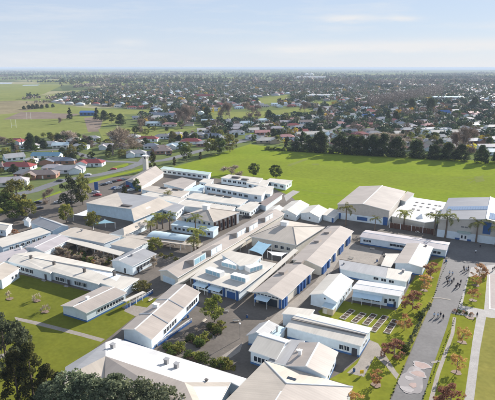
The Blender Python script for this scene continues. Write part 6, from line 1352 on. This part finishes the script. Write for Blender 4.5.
def car(px, col, rz, lab):
    o = empty('parked_car', at(px), lab, 'car', 'cars parked around the school and streets', rz)
    def ch(n, me, loc=(0, 0, 0)): c = bpy.data.objects.new(n, me); COL.objects.link(c); c.parent = o; c.location = loc
    ch('body', CB[col]); ch('window', CG)
    for x in (-1.35, 1.35):
        for y in (-.8, .8): ch('wheel', CW, (x, y, .33))
    for y in (-.6, .6): ch('headlight', CL, (-2.2, y, .68))
for c in [((104, 185.5), 'dark', 1.1, 'dark car in the upper row of the car park, leftmost'), ((109, 184), 'silver', 1.1, 'silver car in the upper row of the car park beside the leftmost dark one'), ((114, 182.5), 'dark', 1.1, 'black car in the upper row, left of the red car'), ((118.6, 181.3), 'red', 1.1, 'red car in the upper row of the car park'), ((122.3, 180.2), 'silver', 1.1, 'silver car at the right end of the upper row'), ((114.5, 189), 'blue', 1.1, 'dark blue car in the lower row of the car park, left'), ((118, 189.3), 'white', 1.1, 'white car in the lower row of the car park'), ((122, 188.3), 'silver', 1.1, 'silver car in the lower row beside the white one'), ((126.5, 187.3), 'red', 1.1, 'dark red car in the lower row close to the chapel'), ((131, 191), 'white', 1.1, 'white car half hidden before the chapel shrub'),
          ((97.5, 196), 'red', .5, 'red car beside the assembly hall end'), ((95.5, 193.3), 'silver', .5, 'silver car parked beside the red one at the hall end'), ((38, 203.5), 'dark', .6, 'dark car in the front yard under the trees, left'), ((58, 203.5), 'silver', .6, 'silver car in the front yard, middle'), ((70, 203.8), 'dark', .6, 'dark car in the front yard beside the assembly hall'), ((39, 209.5), 'dark', 1.2, 'black car standing nose-in below the front yard row'), ((88, 175.5), 'white', .5, 'white car on the verge before the dark red-roofed house'), ((113.5, 169.8), 'red', .45, 'bright red car parked by the street island'), ((60, 181.5), 'dark', .5, 'dark car in the driveway of the brown brick house'), ((169, 155.5), 'dark', .6, 'black car on the field road near the conical tree'), ((247, 217.8), 'dark', .4, 'dark car behind the white end of the buttressed hall')]: car(*c)
o = empty('banner_sign', at((96.5, 190)), 'tall dark blue upright sign board at the car park entrance', 'sign'); G().box((0, 0, .2), 2.2, .25, 4.6, PSI).make('board', M['blue'], o); G().box((0, 0, 0), 2.3, .3, .25, PSI).make('base', M['concrete'], o)
# ------------------------------------------------------------ people
def person_mesh(variant):
    st = (.28, -.2, .05)[variant]; am = (.3, -.25, .08)[variant]
    J = [(0, 0, .92), (0, 0, 1.15), (0, .01, 1.38), (0, .0, 1.50), (0, .02, 1.60), (0, .03, 1.70),
         (.10, 0, .88), (.11, st*.5, .50), (.11, st*.55-.04, .10), (.12, st*.6+.12, .05), (-.10, 0, .88), (-.11, -st*.4, .50), (-.11, -st*.75-.06, .12), (-.12, -st*.75+.1, .05),
         (.19, 0, 1.38), (.24, -am*.3, 1.12), (.23, am*.4+.06, .90), (.23, am*.5+.08, .80), (-.19, 0, 1.38), (-.24, am*.3, 1.12), (-.23, -am*.4+.06, .90), (-.23, -am*.5+.08, .80)]
    Ed = [(0, 1), (1, 2), (2, 3), (3, 4), (4, 5), (0, 6), (6, 7), (7, 8), (8, 9), (0, 10), (10, 11), (11, 12), (12, 13), (2, 14), (14, 15), (15, 16), (16, 17), (2, 18), (18, 19), (19, 20), (20, 21)]
    Rd = [.14, .13, .15, .055, .10, .085, .10, .065, .045, .04, .10, .065, .045, .04, .06, .047, .035, .04, .06, .047, .035, .04]
    me = bpy.data.meshes.new('body'); me.from_pydata(J, Ed, []); o = bpy.data.objects.new('tmp', me); COL.objects.link(o)
    o.modifiers.new('s', 'SKIN'); sk = me.skin_vertices[0].data
    for i, r_ in enumerate(Rd): sk[i].radius = (r_*(1.2 if i in (1, 2) else 1), r_*(.8 if i in (1, 2) else 1))
    sk[0].use_root = True; sb = o.modifiers.new('d', 'SUBSURF'); sb.levels = 1; sb.render_levels = 1
    dg = bpy.context.evaluated_depsgraph_get(); m2 = bpy.data.meshes.new_from_object(o.evaluated_get(dg)); bpy.data.objects.remove(o); return m2
M['skin'] = varied('skin', (.40, .25, .18), .1, 3); M['navy'] = varied('navy', (.012, .016, .035), .2, 3); M['black_cloth'] = varied('black_cloth', (.015, .015, .017), .2, 3); M['light_shirt'] = varied('light_shirt', (.50, .60, .75), .08, 3); M['white_shirt'] = varied('white_shirt', (.75, .75, .75), .05, 3); M['hair'] = varied('hair', (.03, .02, .015), .3, 5)
BODY = {}
for vr in range(3):
    b0 = person_mesh(vr)
    for ck, tops in dict(navy='navy', light='light_shirt', white='white_shirt').items():
        m2 = b0.copy(); m2.materials.clear()
        for mm_ in ('skin', tops, 'black_cloth', 'louvre'): m2.materials.append(M[mm_])
        for p in m2.polygons:
            c = p.center; ax = abs(c.x); p.material_index = 0 if c.z > 1.45 or (ax > .19 and c.z < .95) or .12 < c.z < .42 and vr == 1 else (1 if c.z > .9 else (2 if c.z > .13 else 3)); p.use_smooth = True
        BODY[(vr, ck)] = m2
hb = bmesh.new(); bmesh.ops.create_uvsphere(hb, u_segments=12, v_segments=8, radius=.115)
for v in list(hb.verts):
    v.co.y -= .02; v.co.z *= 1.1
bmesh.ops.delete(hb, geom=[v for v in hb.verts if v.co.z < -.05 and v.co.y > -.05], context='VERTS')
HM = bpy.data.meshes.new('hair'); hb.to_mesh(HM); HM.materials.append(M['hair'])
def person(px, ck, rz, lab, grp=None, sc=1.0):
    o = empty('person', at(px), lab, 'person', grp, rz); o.scale = (sc, sc, sc); b = bpy.data.objects.new('body', BODY[(int(rng.integers(3)), ck)]); COL.objects.link(b); b.parent = o; h = bpy.data.objects.new('hair', HM); COL.objects.link(h); h.parent = o; h.location = (0, .02, 1.70)
g1 = 'students walking four abreast on the drive'
for x, y, ck, lb in [(434, 317.5, 'light', 'leftmost of four students walking abreast on the drive, in a light blue top'), (437.6, 318, 'light', 'second from left of the four students abreast, light blue top'), (440.3, 317.2, 'navy', 'third of the four students abreast, dark blue top'), (443, 319.5, 'navy', 'rightmost and nearest of the four students abreast, all in dark clothes')]: person((x, y), ck, 3.4, lb, g1)
for i, (x, y, ck) in enumerate([(446.5, 281.5, 'navy'), (448.5, 280.5, 'navy'), (449.5, 283, 'light'), (451.5, 284, 'navy'), (453.5, 282, 'navy'), (447.5, 284.5, 'navy')]): person((x, y), ck, 2.9+rng.random(), 'student in the dark cluster walking in the middle of the upper drive', 'cluster of students on the upper drive')
for i, (x, y, ck) in enumerate([(449.3, 275.3, 'light'), (452.3, 275.6, 'light')]): person((x, y), ck, 3.1, 'student in a pale top walking just ahead of the dark cluster', 'pair in pale tops ahead of the cluster')
for i, (x, y, ck) in enumerate([(455.8, 289, 'navy'), (459.5, 287.8, 'navy'), (460.5, 284, 'navy'), (457.5, 286.8, 'navy')]): person((x, y), ck, 3.2+rng.random(), 'dark-clothed student in the smaller group near the right kerb', 'smaller group near the right kerb')
for i, (x, y, ck) in enumerate([(464, 272.5, 'navy'), (466, 271.5, 'light'), (467.8, 272.8, 'navy'), (468, 270.3, 'navy'), (463.5, 270, 'navy')]): person((x, y), ck, 3.2+rng.random(), 'student in the group standing where the drive meets the plaza', 'group at the mouth of the plaza')
for x, y, ck, lb in [(475.5, 253.5, 'white', 'lone person in a white top on the shaded plaza'), (480, 248, 'navy', 'dark-clothed person by the planting strip of the sports hall'), (492.5, 271.5, 'navy', 'person in dark clothes on the concrete paving at the right edge, left of two'), (494, 270.5, 'navy', 'person in dark clothes at the right edge, right of two'), (476.8, 317.5, 'navy', 'lone person in black at the corner of the cross path'), (411, 294, 'navy', 'person in blue by the russet tree at the awning classroom'), (135, 274, 'navy', 'person in dark clothes at the wall of the grey gabled classroom, leftmost'), (138.5, 273.5, 'navy', 'person in dark clothes beside the leftmost one at the grey gabled classroom'), (142, 271.6, 'navy', 'person standing apart at the right of the grey gabled classroom wall'), (164, 259.5, 'navy', 'person in the passage behind the grey gabled classroom')]: person((x, y), ck, rng.random()*6, lb)
o = empty('warning_sign', at((361.5, 376)), 'small yellow sign board standing on the lawn corner by the long white block', 'sign'); G().box((0, 0, .0), .12, .12, .9).make('post', M['trim'], o); G().box((0, 0, .7), .9, .12, .9, .6).make('board', M['yellow'], o)
# picnic furniture, handrails
def picnic(px, lab, rz=0):
    o = empty('picnic_table', at(px), lab, 'picnic table', None, rz); 
    for i in range(4): G().box((-.33+i*.22, 0, .72), .2, 1.8, .05).make('plank', M['timber'], o)
    for s in (-1, 1): G().box((s*.75, 0, .43), .28, 1.8, .05).make('bench', M['timber'], o); G().box((0, s*.6, 0), 1.5, .08, .1).make('foot', M['timber'], o); G().box((-.3, s*.6, 0), .1, .08, .72).make('leg', M['timber'], o); G().box((.3, s*.6, 0), .1, .08, .72).make('leg', M['timber'], o)
picnic((417.5, 233), 'grey picnic table in the court before the timber screen', .3); picnic((386, 256), 'white picnic table on the court by the flat porch roof', .2)
def bench(px, lab, rz):
    o = empty('bench', at(px), lab, 'bench', None, rz)
    for i in range(3): G().box((0, -.17+i*.17, .43), 1.8, .15, .05).make('slat', M['timber'], o)
    for s in (-1, 1): G().box((s*.7, 0, 0), .08, .45, .43).make('leg', M['darktrim'], o)
    G().box((0, .27, .55), 1.8, .05, .3).make('backrest', M['timber'], o)
for px, lab, rz in (((236, 322), 'timber bench facing the pole in the shrub courtyard', .4), ((226, 312), 'timber bench in the shade before the blue-pillared front', .0), ((205, 322), 'timber bench beside the bed under the round courtyard tree', 1.6), ((351, 259), 'timber bench on the asphalt court before the half-grey roofed block', .1), ((372, 250), 'timber bench against the long blue-based block', .1), ((151, 301), 'timber bench on the lawn end by the blue ramp railings', 1.5)): bench(px, lab, rz)
def bin_(px, lab):
    o = empty('rubbish_bin', at(px), lab, 'bin'); G().tube([(0, 0, 0), (0, 0, .95)], [.27, .32], 10).make('drum', M['blue'], o); G().tube([(0, 0, .95), (0, 0, 1.08)], [.34, .2], 10).make('lid', M['darktrim'], o)
for px, lab in (((247, 318), 'blue rubbish bin at the corner of the service lane'), ((188, 318), 'blue rubbish bin by the upper end of the blue-sided ramp'), ((377, 262), 'blue rubbish bin beside the flat porch roof'), ((446, 262), 'blue rubbish bin at the top left of the drive'), ((354, 372), 'blue rubbish bin on the paving by the long white block')): bin_(px, lab)
def lamp_pole(px, lab):
    o = empty('light_pole', at(px), lab, 'pole'); G().tube([(0, 0, 0), (0, 0, 4.5)], .07, 6).make('pole', M['darktrim'], o); G().box((0, 0, 4.5), .4, .4, .25).make('lamp', M['trim'], o)
lamp_pole((240, 339), 'slim dark pole standing in the shrub courtyard')
# ------------------------------------------------------------ air
HAZE = 1.0e-4
g = G(); a, b_ = far(-41000, -4000), far(41000, 61000)
lo = [far(-41000, -4000), far(41000, -4000), far(41000, 61000), far(-41000, 61000)]
g.hexa([p+zv*-1.3 for p in lo], [p+zv*71.8 for p in lo])
hm = bpy.data.materials.new('haze'); hm.use_nodes = True; n = hm.node_tree; n.nodes.clear()
pv = N(n, 'ShaderNodeVolumePrincipled', i_Density=HAZE, i_Anisotropy=0); pv.inputs['Color'].default_value = (.56, .66, .79, 1); ou = N(n, 'ShaderNodeOutputMaterial'); n.links.new(pv.outputs[0], ou.inputs['Volume'])
o = g.make('haze', hm); o['kind'] = 'stuff'
print('objects', len(COL.objects), 'tris', sum(len(m.loop_triangles) for m in bpy.data.meshes))
